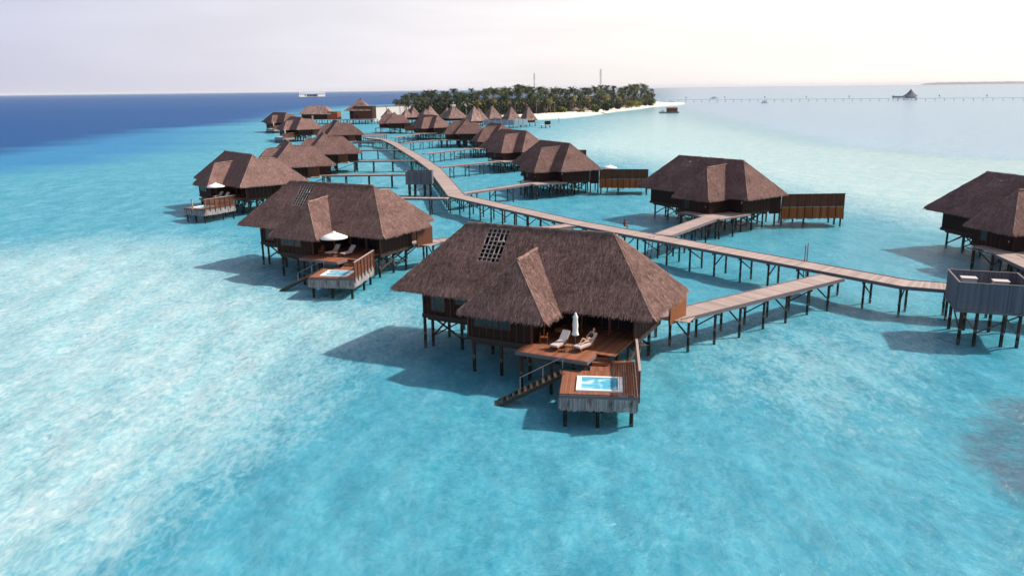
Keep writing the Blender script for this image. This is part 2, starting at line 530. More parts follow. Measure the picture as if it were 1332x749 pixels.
def setattr_(me, name, arr):
    a = me.attributes.new(name, 'FLOAT', 'POINT'); a.data.foreach_set('value', arr.astype(np.float32))


setattr_(bed.data, 'pale', zone([
    ([(-260, 330), (0, 322), (130, 310), (250, 312), (330, 350), (420, 390), (520, 395), (545, 415), (500, 440), (430, 462), (395, 510), (330, 570), (225, 640), (130, 720), (60, 800), (-300, 900), (-500, 500)], .95),
    ([(-400, 250), (0, 236), (240, 215), (330, 180), (350, 250), (300, 320), (100, 330), (-300, 345)], .12),
    ([(700, 190), (790, 152), (860, 142), (905, 146), (960, 160), (1090, 186), (1250, 200), (1600, 216), (1600, 330), (1250, 292), (1110, 262), (900, 222), (800, 205)], 1.5),  # right lagoon: pale sand, with whitening painted in for sky reflection
    ([(880, 420), (1000, 420), (1140, 430), (1200, 520), (1100, 560), (950, 520)], .42),
    ([(350, 170), (500, 180), (560, 230), (600, 300), (420, 250)], .3),
], .10))
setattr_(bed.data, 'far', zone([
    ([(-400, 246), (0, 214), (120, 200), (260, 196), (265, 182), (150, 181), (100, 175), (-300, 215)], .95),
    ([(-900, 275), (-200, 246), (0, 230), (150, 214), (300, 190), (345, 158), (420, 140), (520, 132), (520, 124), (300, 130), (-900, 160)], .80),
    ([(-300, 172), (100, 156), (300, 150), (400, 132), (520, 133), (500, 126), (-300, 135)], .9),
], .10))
setattr_(bed.data, 'sky_sheen', zone([
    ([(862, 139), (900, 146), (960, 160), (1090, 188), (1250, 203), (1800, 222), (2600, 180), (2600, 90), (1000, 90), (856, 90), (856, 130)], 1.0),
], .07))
setattr_(bed.data, 'deep', zone([
    ([(-700, 222), (-200, 214), (0, 200), (60, 191), (130, 178), (200, 168), (300, 161), (345, 156), (400, 141), (460, 133), (520, 130), (850, 122.5), (850, 90), (666, 90), (-2000, 90)], 1.0),
], .13))
setattr_(bed.data, 'reef', zone([
    ([(1225, 560), (1290, 515), (1400, 500), (1500, 560), (1500, 740), (1340, 680), (1260, 610)], .85),
    ([(1000, 303), (1012, 300), (1022, 303), (1012, 306)], .9), ([(1021, 297), (1030, 294), (1040, 297), (1030, 300)], .9),
    ([(1120, 425), (1230, 430), (1330, 450), (1250, 470), (1150, 450)], .3),
], .03))

# ------------------------------------------------------------------ thatched roofs
DZ = dict(L=10.92, W=4.59, rl=6.35, zr=9.35, ze=4.55)


def patch_faces(A, B, Cc, D, nu, nv):
    """bilinear grid: A-B along the eave, D-Cc along the ridge"""
    A, B, Cc, D = [np.array(p, float) for p in (A, B, Cc, D)]
    g = np.zeros((nv + 1, nu + 1, 3))
    for j in range(nv + 1):
        t = j / nv
        for i in range(nu + 1):
            s = i / nu
            g[j, i] = (1 - t) * ((1 - s) * A + s * B) + t * ((1 - s) * D + s * Cc)
    return g


def roof_specs(kind):
    L, W, rl, zr, ze = DZ['L'], DZ['W'], DZ['rl'], DZ['zr'], DZ['ze']
    FL, FR, RR, RL = (-L, -W, ze), (L, -W, ze), (L, W, ze), (-L, W, ze)
    a, b = (-rl, 0, zr), (rl, 0, zr)
    main = [(FL, FR, b, a, 'front'), (FR, RR, b, b, 'r'), (RR, RL, a, b, 'rear'), (RL, FL, a, a, 'l')]

    def dormer(cx, hw, yend, ya, za, zi, s, ze2):
        yi = W * (zr - zi) / (zr - ze) - .7          # runs on a little inside the main roof
        zi2 = zi + .12
        p1, p2 = (cx - hw, s * yend, ze2), (cx + hw, s * yend, ze2)
        ap, bk = (cx, s * ya, za), (cx, s * max(yi, .15), zi2)
        q1, q2 = (cx - hw, s * 2.6, ze2), (cx + hw, s * 2.6, ze2)
        if s < 0:
            return [(p1, p2, ap, ap, 'd'), (p2, q2, bk, ap, 'd'), (q1, p1, ap, bk, 'd')]
        return [(p2, p1, ap, ap, 'd'), (q2, p2, ap, bk, 'd'), (p1, q1, bk, ap, 'd')]
    if kind == 'A':
        d1 = dormer(.55, 3.5, 7.6, 4.7, 7.75, 7.95, -1, 4.25)
        d2 = dormer(4.9, 3.35, 9.3, 4.8, 8.35, 8.5, 1, 4.35)
    else:
        d1 = dormer(3.7, 3.45, 8.5, 5.0, 8.45, 8.6, -1, 4.3)
        d2 = dormer(.55, 3.5, 7.6, 4.7, 7.75, 7.95, 1, 4.25)
    return main, d1, d2


HOLE = (-4.15, -2.2, 6.85, 9.12)       # x0, x1, z0, z1 on the front slope


def inside_hole(p):
    return HOLE[0] < p[0] < HOLE[1] and HOLE[2] < p[2] < HOLE[3]


def roof_height(planes, x, y, sg=0):
    z = -99
    if sg * y < 0: return z
    for grp in planes:
        zz = 99
        for (n, d) in grp: zz = min(zz, (d - n[0] * x - n[1] * y) / n[2])
        z = max(z, zz)
    return z


def plane_of(A, B, Cc):
    A, B, Cc = [np.array(p, float) for p in (A, B, Cc)]
    n = np.cross(B - A, Cc - A); n /= np.linalg.norm(n)
    if n[2] < 0: n = -n
    return n, float(n @ A)


def make_roof(kind, hole, dens, seed):
    rg = np.random.default_rng(seed)
    main, d1, d2 = roof_specs(kind)
    groups = [main, d1, d2]
    planes = [[plane_of(P[0], P[1], P[2]) for P in g] for g in groups]
    SG = (0, -1, 1)
    base = MB()
    for g in groups:
        for (A, B, Cc, D, nm) in g:
            ln = max(np.linalg.norm(np.subtract(A, B)), np.linalg.norm(np.subtract(Cc, D)))
            hh = np.linalg.norm((np.array(A) + B) / 2 - (np.array(Cc) + D) / 2)
            nu = max(2, int(ln / .28)); nv = max(2, int(hh / .28))
            gr = patch_faces(A, B, Cc, D, nu, nv)
            n, dd = plane_of(A, B, Cc)
            nz = rg.normal(0, .014, gr.shape[:2]); nz[0] *= 1.2; nz[:, 0] = nz[:, -1] = 0
            row = (np.arange(nv + 1) % 2)[:, None] * .012
            gr = gr + n * (nz + row)[..., None]
            idx = len(base.v)
            base.v += [tuple(p) for p in gr.reshape(-1, 3)]
            for j in range(nv):
                rr = rg.uniform(.35, .55)
                for i in range(nu):
                    c = gr[j:j + 2, i:i + 2].reshape(4, 3).mean(0)
                    if hole and nm == 'front' and inside_hole(c): continue
                    k = idx + j * (nu + 1) + i
                    base.f.append((k, k + 1, k + nu + 2, k + nu + 1)); base.r.append(rr * .9 + rg.uniform(0, .1))
            # thick eave edge and underside
            e0 = gr[0]; out = np.array([n[0], n[1], 0]); out /= np.linalg.norm(out) + 1e-9
            ell = np.linalg.norm(np.subtract(B, A)); ed = (np.array(B, float) - A) / ell
            sl = (e0 - np.array(A)) @ ed
            def tuck(q): return (np.clip(sl, q, ell - q) - sl)[:, None] * ed
            e1 = e0 + np.array([0, 0, -.32]) - out * .14 + tuck(.14)
            e2 = e0 + np.array([0, 0, .45]) - out * 1.3 + tuck(1.3)
            idx = len(base.v)
            for ring in (e0, e1, e2): base.v += [tuple(p) for p in ring]
            for j in range(2):
                for i in range(nu):
                    k = idx + j * (nu + 1) + i
                    base.f.append((k + nu + 1, k + nu + 2, k + 1, k)); base.r.append(.3)
    # loose reeds: thin blades lying down the slopes, in courses, and a ragged fringe
    V, Fc, Rn = [], [], []

    def blade(p, dirv, side, n, ln, wd, lift, rnd):
        b = len(V)
        V.extend((p - side * wd / 2, p + side * wd / 2, p + dirv * ln + side * wd * .25 + n * lift, p + dirv * ln - side * wd * .25 + n * lift))
        Fc.append((b, b + 1, b + 2, b + 3)); Rn.append(rnd)
    for gi, g in enumerate(groups):
        for (A, B, Cc, D, nm) in g:
            A, B, Cc, D = [np.array(p, float) for p in (A, B, Cc, D)]
            n, dd = plane_of(A, B, Cc)
            ev = (B - A) / np.linalg.norm(B - A)
            down = np.array([n[0] * n[2], n[1] * n[2], -(n[0] ** 2 + n[1] ** 2)]); down /= np.linalg.norm(down)
            l0 = np.linalg.norm(B - A); l1 = np.linalg.norm(Cc - D)
            hh = np.linalg.norm((A + B) / 2 - (Cc + D) / 2)
            N = int((l0 + l1) / 2 * hh * dens)
            lm = max(l0, l1)
            rows = max(3, int(hh / .42))
            rowr = rg.uniform(-.07, .07, rows + 2)
            done = 0
            while done < N:
                s, t = rg.uniform(0, 1), rg.uniform(0, 1)
                if rg.uniform() > (l0 * (1 - t) + l1 * t) / lm: continue
                done += 1
                tr = (math.floor(t * rows) + .25 + rg.normal(0, .33)) / rows
                tr = min(1.0, max(.0, tr))
                p = (1 - tr) * ((1 - s) * A + s * B) + tr * ((1 - s) * D + s * Cc)
                if hole and nm == 'front' and inside_hole(p + np.array([0, 0, -.15])): continue
                zo = max([roof_height([planes[q]], p[0], p[1], SG[q]) for q in range(3) if q != gi])
                if zo > p[2] + .05: continue
                dv = down + ev * rg.normal(0, .15) + n * rg.normal(0, .010); dv /= np.linalg.norm(dv)
                blade(p + n * rg.uniform(.025, .06), dv, ev, n, rg.uniform(.25, .55), rg.uniform(.02, .045), rg.uniform(-.01, .02), float(np.clip(.5 + rowr[int(tr * rows)] + rg.normal(0, .36), 0, 1)))
            # fringe
            if nm != 'd' or (g.index((tuple(A), tuple(B), tuple(Cc), tuple(D), nm)) == 0) or True:
                for k in range(int(l0 * 34)):
                    s = rg.uniform(0, 1); p = A + (B - A) * s
                    zo = max([roof_height([planes[q]], p[0], p[1], SG[q]) for q in range(3) if q != gi])
                    if zo > p[2] + .05: continue
                    dv = down * .75 + np.array([0, 0, -.55]) + ev * rg.normal(0, .2) + n * rg.normal(0, .1); dv /= np.linalg.norm(dv)
                    blade(p - down * .12 + n * .03, dv, ev, n, rg.uniform(.2, .5), rg.uniform(.035, .07), 0, float(np.clip(.62 + rg.normal(0, .22), 0, 1)))
    off = len(base.v)
    base.v += [tuple(p) for p in V]
    base.f += [tuple(off + i for i in f) for f in Fc]; base.r += Rn
    me = base.mesh('roof', M['thatch'], fix=False)
    # ridge capping: ridge and the hips, with its own short reeds
    caps = []
    for g in groups:
        cap = MB(); caps.append(cap)
        segs = []
        if g is main:
            segs = [(g[0][3], g[0][2]), (g[0][0], g[0][3]), (g[0][1], g[0][2]), (g[2][0], g[0][2]), (g[2][1], g[0][3])]
        else:
            A, B, Cc, D, nm = g[0]
            bk = g[1][2] if g[1][2] != Cc else g[1][3]
            segs = [(Cc, bk), (A, Cc), (B, Cc)]
        for p, q in segs:
            p = Vector(p); q = Vector(q); d = q - p
            flat = abs(d.z) < .5
            k = int(d.length / .35); rr = .15 if flat else .06
            last = p
            for i in range(1, k + 1):
                cur = p + d * (i / k) + Vector((0, 0, rg.normal(0, .015)))
                cap.tube(last, cur, rr + rg.normal(0, .012), rr, 6, rnd=float(rg.uniform(.3, .8)))
                last = cur
    return me, [c.mesh('ridge_cap', M['ridge']) for c in caps]


# ------------------------------------------------------------------ villa
PILE = {}


def pile_mesh(top, rad=.13):
    k = (round(top, 2), rad)
    if k not in PILE:
        b = MB(); b.tube((0, 0, -1.55), (0, 0, top), rad * 1.05, rad, 8); PILE[k] = b.mesh('pile', M['beam'], smooth=False)
    return PILE[k]


def rect_deck(mb, o, u, v, lu, lv, z, th=.06, bw=.145, gap=.012):
    """boards run along v, counted along u"""
    n = max(1, int(lu / bw)); w_ = lu / n
    for i in range(n):
        a0 = i * w_ + gap / 2; a1 = (i + 1) * w_ - gap / 2
        P = []
        for zz in (z - th, z):
            for b in (0, lv):
                for a in (a0, a1): P.append((o[0] + u[0] * a + v[0] * b, o[1] + u[1] * a + v[1] * b, zz))
        mb.add(P, [(0, 2, 3, 1), (4, 5, 7, 6), (0, 1, 5, 4), (2, 6, 7, 3), (0, 4, 6, 2), (1, 3, 7, 5)], random.random())


def skirt_wall(mb, p, q, z0, z1, bw=.11, th=.03, jag=.06):
    p = Vector((p[0], p[1], 0)); q = Vector((q[0], q[1], 0)); d = q - p; n = max(1, int(d.length / bw)); st = d / n
    nrm = Vector((-d.y, d.x, 0)).normalized() * th
    for i in range(n):
        a = p + st * (i + .06); b = p + st * (i + .94)
        lo = z0 + random.uniform(-jag, jag)
        vs = [a - nrm, b - nrm, b + nrm, a + nrm]
        mb.add([(x.x, x.y, lo) for x in vs] + [(x.x, x.y, z1) for x in vs],
               [(3, 2, 1, 0), (4, 5, 6, 7), (0, 1, 5, 4), (1, 2, 6, 5), (2, 3, 7, 6), (3, 0, 4, 7)], random.random())


def make_villa(kind, roofme, capme, hole=False, pool=True):
    """front (pool side) is -y for A; B is the same house mirrored in y"""
    s = 1 if kind == 'A' else -1

    def Y(p): return (p[0], s * p[1], p[2])
    root = thing('water_villa', '', 'villa')
    roof = put('roof', roofme, root)
    for cm in capme: put('ridge_cap', cm, roof)
    if hole:
        b = MB()
        k = (DZ['zr'] - DZ['ze']) / DZ['W']

        def on(x, z, dn=.0): return (x, -(DZ['zr'] - z) / k, z - dn)
        x0, x1, z0, z1 = HOLE
        for i in range(6):
            x = x0 + (x1 - x0) * i / 5
            b.bar(on(x, z0 - .15, .05), on(x, z1 + .02, .05), .07, .09, random.uniform(.3, 1))
        nr = 9
        for j in range(nr):
            z = z0 + (z1 - z0) * j / (nr - 1)
            xa, xb = x0 - .1, x1 + .1
            if j in (3, 6): xb = x0 + (x1 - x0) * .6
            if j == 5: xa = x0 + (x1 - x0) * .25
            b.bar(on(xa, z), on(xb, z), .05, .05, random.uniform(.3, 1))
        b.bar(on(x0 + 1.35, z0 + 1.35, -.06), on(x0 + 1.75, z0 + 1.45, -.06), .3, .1, 1)
        b.build('roof_batten', M['batten'], root)
    # walls
    b = MB()
    if kind == 'A': fd, rd = (-2.6, 2.65, -6.7), (1.9, 7.8, 8.2)
    else: fd, rd = (-2.3, 3.1, -6.6), (.7, 6.7, 7.6)
    if kind == 'A':
        b.box(-9, 2.65, -2.9, 3.3, 2.15, 5.6); b.box(2.653, 9.1, -1.0, 3.297, 2.15, 5.6)
        b.box(8.95, 9.1, -2.9, -1.003, 2.15, 5.3)
    else:
        b.box(-9, 9.1, -2.9, 3.3, 2.15, 5.6, Y)
    b.box(fd[0], fd[1] - .004, fd[2], -2.903, 2.15, 4.5, Y)
    b.box(rd[0], rd[1], 3.303, rd[2], 2.15, 4.68, Y)
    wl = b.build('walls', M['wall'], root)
    for x in (-9, -6.4, fd[0] + .0, fd[1], 9.1):
        yy = fd[2] if x in (fd[0], fd[1]) else -2.9
        b = MB(); b.box(x - .07, x + .07, yy - .05, yy + .09, 2.0, 4.9, Y); b.build('corner_post', M['screen_dark'], wl)
    if kind == 'A':
        for x in (5.0, 7.2): b = MB(); b.box(x - .07, x + .07, -3.0, -2.86, 2.15, 5.0); b.build('terrace_post', M['screen_dark'], wl)
    b = MB()
    for x in np.arange(-8.6, fd[0] - .2, .62): b.box(x, x + .05, -2.935, -2.903, 2.16, 4.9, Y)
    b.build('cladding_batten', M['screen_dark'], wl)
    b = MB()
    for x in np.arange(fd[0] + .3, fd[1] - .1, .62): b.box(x, x + .05, fd[2] - .032, fd[2] - .003, 2.16, 4.4, Y)
    b.build('cladding_batten', M['screen_dark'], wl)
    b = MB()
    for y in np.arange(-2.6, 3.2, .7): b.box(9.103, 9.135, y, y + .05, 2.16, 5.0, Y)
    b.build('cladding_batten', M['screen_dark'], wl)
    b = MB()
    for x in np.arange(rd[0] + .3, rd[1] - .1, .62): b.box(x, x + .05, rd[2] + .003, rd[2] + .032, 2.16, 4.5, Y)
    b.build('cladding_batten', M['screen_dark'], wl)
    # floor platform
    b = MB()
    b.box(-9.12, 9.22, -3.0, 3.4, 1.80, 2.146, Y)
    for yy in (-2.4, .2, 2.7): b.box(-8.9, 9.0, yy - .1, yy + .1, 1.5, 1.798, Y)
    for yy in (fd[2] + .3, -rd[2] + .3): b.box((fd if yy == fd[2] + .3 else rd)[0] + .1, (fd if yy == fd[2] + .3 else rd)[1] - .1, (yy if yy == fd[2] + .3 else rd[2] - .3) - .1, (yy if yy == fd[2] + .3 else rd[2] - .3) + .1, 1.55, 1.868, Y)
    b.box(fd[0] - .1, fd[1] + .1, fd[2] - .1, -3.003, 1.87, 2.14, Y); b.box(rd[0] - .1, rd[1] + .1, 3.403, rd[2] + .1, 1.87, 2.14, Y)
    b.build('floor', M['beam'], root)

    # windows: frame with a pane set into it
    def window(x0, x1, z0, z1, y, face, mull=0):
        f = MB(); g = MB(); e = -1 if face < 0 else 1
        ya, yb = sorted((y, y + e * .06))
        t_ = .06
        f.box(x0, x1, ya, yb, z0, z0 + t_, Y); f.box(x0, x1, ya, yb, z1 - t_, z1, Y)
        f.box(x0, x0 + t_, ya, yb, z0 + t_, z1 - t_, Y); f.box(x1 - t_, x1, ya, yb, z0 + t_, z1 - t_, Y)
        for i in range(mull):
            xm = x0 + (x1 - x0) * (i + 1) / (mull + 1); f.box(xm - .03, xm + .03, ya, yb, z0 + t_, z1 - t_, Y)
        g.box(x0 + t_, x1 - t_, y + e * .004, y + e * .03, z0 + t_, z1 - t_, Y)
        w_ = f.build('window', M['screen_dark'], root); g.build('pane', M['glass'], w_)
    window(-8.3, -6.9, 2.45, 4.5, -2.9, -1); window(-6.0, -4.5, 3.2, 4.4, -2.9, -1, 0); window(-4.2, -2.9, 2.5, 4.4, -2.9, -1)
    window(fd[0] + .5, fd[0] + 3.6, 2.95, 4.15, fd[2], -1, 2)
    if kind == 'A':
        window(3.2, 8.6, 2.25, 4.5, -1.0, -1, 3)
    window(rd[0] + 1.2, rd[0] + 2.2, 2.7, 4.1, rd[2], 1)
    # entrance door on the boardwalk side
    dmb = MB(); dx = rd[1] - 1.6
    dmb.box(dx, dx + 1.0, rd[2] + .004, rd[2] + .06, 2.2, 4.25, Y)
    dr = dmb.build('door', M['screen_dark'] if kind == 'A' else M['wall'], root)
    h = MB(); h.box(dx + .85, dx + .9, rd[2] + .06, rd[2] + .12, 3.1, 3.3, Y); h.build('handle', M['metal'], dr)
    # piles under the house
    spots = [(x, y, 1.86) for x in (-8.5, -5.7, -2.85, 0, 2.85, 5.7, 8.5) for y in (-2.4, .2, 2.7)]
    spots += [(fd[0] + .3, fd[2] + .3, 1.86), ((fd[0] + fd[1]) / 2, fd[2] + .3, 1.86), (fd[1] - .3, fd[2] + .3, 1.86), (rd[0] + .3, rd[2] - .3, 1.86), ((rd[0] + rd[1]) / 2, rd[2] - .3, 1.86), (rd[1] - .3, rd[2] - .3, 1.86), (-8.9, -2.95, 1.86)]
    # diagonal braces
    B = MB()

    def brace(p, q):
        g_ = MB(); g_.bar(Y((p[0], p[1], 1.72)), Y((q[0], q[1], .12)), .12, .12, random.random()); g_.build('brace', M['brace'] if random.random() < .4 else M['beam'], root)
    xs = (-8.5, -5.7, -2.85, 0, 2.85, 5.7, 8.5)
    for yy in (-2.4, .2, 2.7):
        for i in range(6):
            if (i + (yy > 0)) % 2 == 0: brace((xs[i], yy + .1), (xs[i + 1], yy + .1))
            if i % 2 or i in (0, 4): brace((xs[i + 1], yy - .08), (xs[i], yy - .08))
    for x in (-8.5, -2.85, 2.85, 8.5): brace((x, -2.4), (x, 2.7)); brace((x, 2.7), (x, -2.4))
    brace((rd[0] + .3, rd[2] - .3), ((rd[0] + rd[1]) / 2, rd[2] - .3)); brace((rd[1] - .3, rd[2] - .3), ((rd[0] + rd[1]) / 2, rd[2] - .3))
    brace((rd[1] - .3, rd[2] - .3), (rd[1] - .3, 2.7))
    brace((fd[0] + .3, fd[2] + .3), (fd[0] + .3, -2.4))
    # ---- decks on the sea side
    if kind == 'A': FRc, ang, ext, wd, bk, scr_top = (12.1, -11.4), 20, 6.5, 4.8, 4.3, 3.1
    else: FRc, ang, ext, wd, bk, scr_top = (15.4, -12.6), 34.5, 9.6, 4.8, 6.2, 4.35
    u = (math.cos(R(ang)), math.sin(R(ang))); v = (-math.sin(R(ang)), math.cos(R(ang)))

    def P(a, b_, z=0): return Y((FRc[0] + u[0] * a + v[0] * b_, FRc[1] + u[1] * a + v[1] * b_, z))
    Yu = (u[0], s * u[1]); Yv = (v[0], s * v[1])
    d = MB()
    sx0, sx1, sy0 = 2.3, 7.65, -8.6
    rect_deck(d, Y((sx0, sy0, 0)), (1, 0), (0, s), sx1 - sx0, abs(sy0 + 6.82), 2.2)
    rect_deck(d, Y((2.75, -6.81, 0)), (1, 0), (0, s), 9.0 - 2.75, 5.7, 2.2)
    sun = d.build('sun_deck', M['deck_red'], root)
    f = MB()
    f.box(sx0, sx1, sy0 - .05, sy0 - .004, 1.93, 2.17, Y); f.box(sx1 + .004, sx1 + .05, sy0, -6.9, 1.93, 2.17, Y); f.box(sx0 - .05, sx0 - .004, sy0, -6.9, 1.93, 2.17, Y)
    f.build('fascia', M['fascia'], sun)
    d = MB()
    o = P(-wd, 0); rect_deck(d, o, Yu, Yv, wd, bk, 1.5)
    o = P(-3.0, bk + .01); rect_deck(d, o, Yu, Yv, 3.0, ext - bk, 1.5)
    pd = d.build('pool_deck', M['deck_red'], root)
    f = MB()
    for p, q in ((P(-wd, -.04), P(.03, -.04)), (P(.04, 0), P(.04, ext)), (P(-wd - .03, 0), P(-wd - .03, bk))):
        f.bar((p[0], p[1], 1.33), (q[0], q[1], 1.33), .05, .2)
    f.build('fascia', M['fascia'], pd)
    k_ = MB()
    skirt_wall(k_, P(-wd, -.05), P(.05, -.05), .40, 1.23); skirt_wall(k_, P(-wd - .05, 0), P(-wd - .05, bk), .45, 1.23)
    if kind == 'A': skirt_wall(k_, P(.07, 0), P(.07, ext), .45, 1.23)
    k_.build('skirt', M['skirt'], pd)
    if pool:
        g = MB(); x0, x1, y0, y1 = -3.8, -.85, .45, 3.05
        for (a0, a1, b0, b1) in ((x0, x1, y0, y0 + .22), (x0, x1, y1 - .22, y1), (x0, x0 + .3, y0 + .22, y1 - .22), (x1 - .3, x1, y0 + .22, y1 - .22)):
            g.add([P(a0, b0, 1.505), P(a1, b0, 1.505), P(a1, b1, 1.505), P(a0, b1, 1.505), P(a0, b0, 1.60), P(a1, b0, 1.60), P(a1, b1, 1.60), P(a0, b1, 1.60)],
                  [(3, 2, 1, 0), (4, 5, 6, 7), (0, 1, 5, 4), (1, 2, 6, 5), (2, 3, 7, 6), (3, 0, 4, 7)])
        g.build('pool_rim', M['white'], pd)
        g = MB(); g.add([P(x0 + .3, y0 + .22, 1.54), P(x1 - .3, y0 + .22, 1.54), P(x1 - .3, y1 - .22, 1.54), P(x0 + .3, y1 - .22, 1.54)], [(0, 1, 2, 3)])
        g.build('pool_water', M['pool'], pd)
    # steps between the two decks
    g = MB()
    for i, (b0, z) in enumerate(((ext - 1.2, 1.74), (ext - .75, 1.97))):
        g.add([P(-2.9, b0, 1.51), P(-1.75, b0, 1.51), P(-1.75, b0 + .5 + .4 * (1 - i), 1.51), P(-2.9, b0 + .5 + .4 * (1 - i), 1.51), P(-2.9, b0, z), P(-1.75, b0, z), P(-1.75, b0 + .5 + .4 * (1 - i), z + .001 * i), P(-2.9, b0 + .5 + .4 * (1 - i), z)],
              [(3, 2, 1, 0), (4, 5, 6, 7), (0, 1, 5, 4), (1, 2, 6, 5), (2, 3, 7, 6), (3, 0, 4, 7)], .7 - .3 * i)
    g.build('steps', M['deck_red'], root)
    # privacy screen along the outer edge
    g = MB()
    n = 7 if kind == 'A' else 9
    b_lo = 1.0 if kind == 'A' else .5
    off = .14
    for i in range(n):
        t = .1 + (ext - .2) * i / (n - 1); p = P(off, t)
        g.bar((p[0], p[1], b_lo), (p[0], p[1], scr_top), .09, .09, .4)
    sc = g.build('privacy_screen', M['screen_dark'], root)
    g = MB()
    if kind == 'A':
        for z in np.arange(1.62, scr_top - .05, .15):
            p, q = P(off - .06, .1), P(off - .06, ext - .1); g.bar((p[0], p[1], z), (q[0], q[1], z), .025, .10, random.random())
        g.build('boards', M['screen_dark'], sc)
        g = MB(); p, q = P(off, 0), P(off, ext); g.bar((p[0], p[1], scr_top + .03), (q[0], q[1], scr_top + .03), .16, .06)
        g.build('cap_rail', M['deck_grey'], sc)
    else:
        for i in range(n - 1):
            t0 = .1 + (ext - .2) * i / (n - 1) + .06; t1 = .1 + (ext - .2) * (i + 1) / (n - 1) - .06
            skirt_wall(g, P(off + .02, t0), P(off + .02, t1), 2.42, scr_top, .2, .02, 0)
        p, q = P(off - .05, 0), P(off - .05, ext); g.bar((p[0], p[1], (2.42 + scr_top) / 2), (q[0], q[1], (2.42 + scr_top) / 2), .03, scr_top - 2.44)
        for z in (3.45, scr_top - .02): p, q = P(off + .03, 0), P(off + .03, ext); g.bar((p[0], p[1], z), (q[0], q[1], z), .07, .08)
        g.build('upper_boards', M['screen_dark'], sc)
        g = MB()
        for i in range(n - 1):
            t0 = .1 + (ext - .2) * i / (n - 1) + .1; t1 = .1 + (ext - .2) * (i + 1) / (n - 1) - .1
            skirt_wall(g, P(off + .02, t0), P(off + .02, t1), .62, 2.40, .2, .02, .05)
        p, q = P(off + .03, 0), P(off + .03, ext); g.bar((p[0], p[1], .8), (q[0], q[1], .8), .07, .08, 1)
        p, q = P(off - .05, 0), P(off - .05, ext); g.bar((p[0], p[1], 1.52), (q[0], q[1], 1.52), .03, 1.74)
        g.build('lower_boards', M['screen_orange'], sc)
        g = MB(); p, q = (9.15, 3.0), P(off, ext + .1); g.bar((p[0], p[1], 2.9), (q[0], q[1], 2.9), .1, 2.8); g.build('link_wall', M['wall'], sc)
    # swim stairs down into the water
    p = Vector(P(-wd + .1, bk - .3, 1.45)); q = Vector(P(-wd - 4.7, bk - .9, -.95)) if kind == 'A' else Vector(P(-wd - 4.2, bk - .9, -.75))
    g = MB(); dv = (q - p); sd_ = Vector((-dv.y, dv.x, 0)).normalized() * .5
    for e in (-1, 1): g.bar(p + sd_ * e, q + sd_ * e, .07, .24, .6)
    for i in range(12):
        c = p + dv * ((i + .5) / 12); f_ = dv.normalized()
        g.bar(c - sd_ + Vector((0, 0, .12)), c + sd_ + Vector((0, 0, .12)), .26, .05, random.random())
    st = g.build('swim_stairs', M['stair'], root)
    g = MB(); e = sd_ * (1 if s > 0 else -1) * -1.05
    for t in (.02, .3, .62): c = p + dv * t + e; g.tube(c, c + Vector((0, 0, .95)), .025)
    c0 = p + e + Vector((0, 0, .95)); g.tube(c0, p + dv * .62 + e + Vector((0, 0, .95)), .025)
    g.build('handrail', M['steel'], st)
    # deck piles
    for a, b_ in ((-wd + .35, .25), (-wd / 2, .25), (-.3, .25), (-wd + .35, bk - .3), (-.3, bk - .3), (-.3, ext - .3)):
        q = P(a, b_); spots.append((q[0], s * q[1], 1.4))
    for x, y in ((sx0 + .3, sy0 + .3), (4.9, sy0 + .3), (7.3, sy0 + .3), (5.4, -5.4), (8.6, -5.2)): spots.append((x, y, 2.1))
    a_, m_, c_ = P(-wd + .35, .25), P(-wd / 2, .25), P(-.3, .25)
    B.bar((a_[0], a_[1], .75), (m_[0], m_[1], .18), .1, .1, .2); B.build('brace', M['beam'], root)
    B = MB(); B.bar((c_[0], c_[1], .75), (m_[0], m_[1], .18), .1, .1, .2); B.build('brace', M['beam'], root)
    for (x, y, t) in spots: put('pile', pile_mesh(t), root, Y((x, y, 0)))
    if kind == 'A':
        # sunlit entrance vestibule at the end of the jetty
        g = MB(); c, sn = math.cos(R(-16)), math.sin(R(-16))
        T = lambda p_: (10.35 + c * p_[0] - sn * p_[1], 4.2 + sn * p_[0] + c * p_[1], p_[2])
        g.box(-.09, .09, -1.25, 1.1, 1.9, 4.3, T); vp = g.build('entrance_screen', M['screen_dark'], root)
        g = MB(); rect_deck(g, (7.85, 3.45), (1, 0), (0, 1), 3.6, 2.3, 2.16); g.build('landing', M['deck_grey'], root)
    else:
        g = MB(); rect_deck(g, (2.6, -9.5), (1, 0), (0, 1), 3.2, 1.88, 2.18); rect_deck(g, (5.81, -9.9), (1, 0), (0, 1), 4.6, 2.3, 2.18)
        rect_deck(g, (6.8, -7.59), (1, 0), (0, 1), 3.6, 4.6, 2.18)
        ld = g.build('landing', M['deck_grey'], root)
        g = MB(); g.box(2.6, 10.4, -9.96, -9.91, 1.95, 2.11); g.box(10.42, 10.47, -9.9, -3, 1.95, 2.11); g.build('fascia', M['fascia'], ld)
        g = MB(); g.box(8.9, 9.0, -3.4, -2.96, 3.5, 3.9); g.build('wall_lamp', M['metal'], root)
        for x, y in ((3.2, -9.5), (6, -9.5), (8.2, -9.5), (10.1, -9.5), (10.1, -6.5)): put('pile', pile_mesh(2.1), root, (x, y, 0))
    return root


print('roofs')
roofA, capA = make_roof('A', False, 100, 1)
roofH, capH = make_roof('A', True, 170, 2)
roofB, capB = make_roof('B', False, 100, 3)

G_A = 'thatched villas left of the boardwalk'; G_B = 'thatched villas right of the boardwalk'
protoA = make_villa('A', roofA, capA)
protoH = make_villa('A', roofH, capH, hole=True)
protoB = make_villa('B', roofB, capB)
bpy.context.view_layer.update()

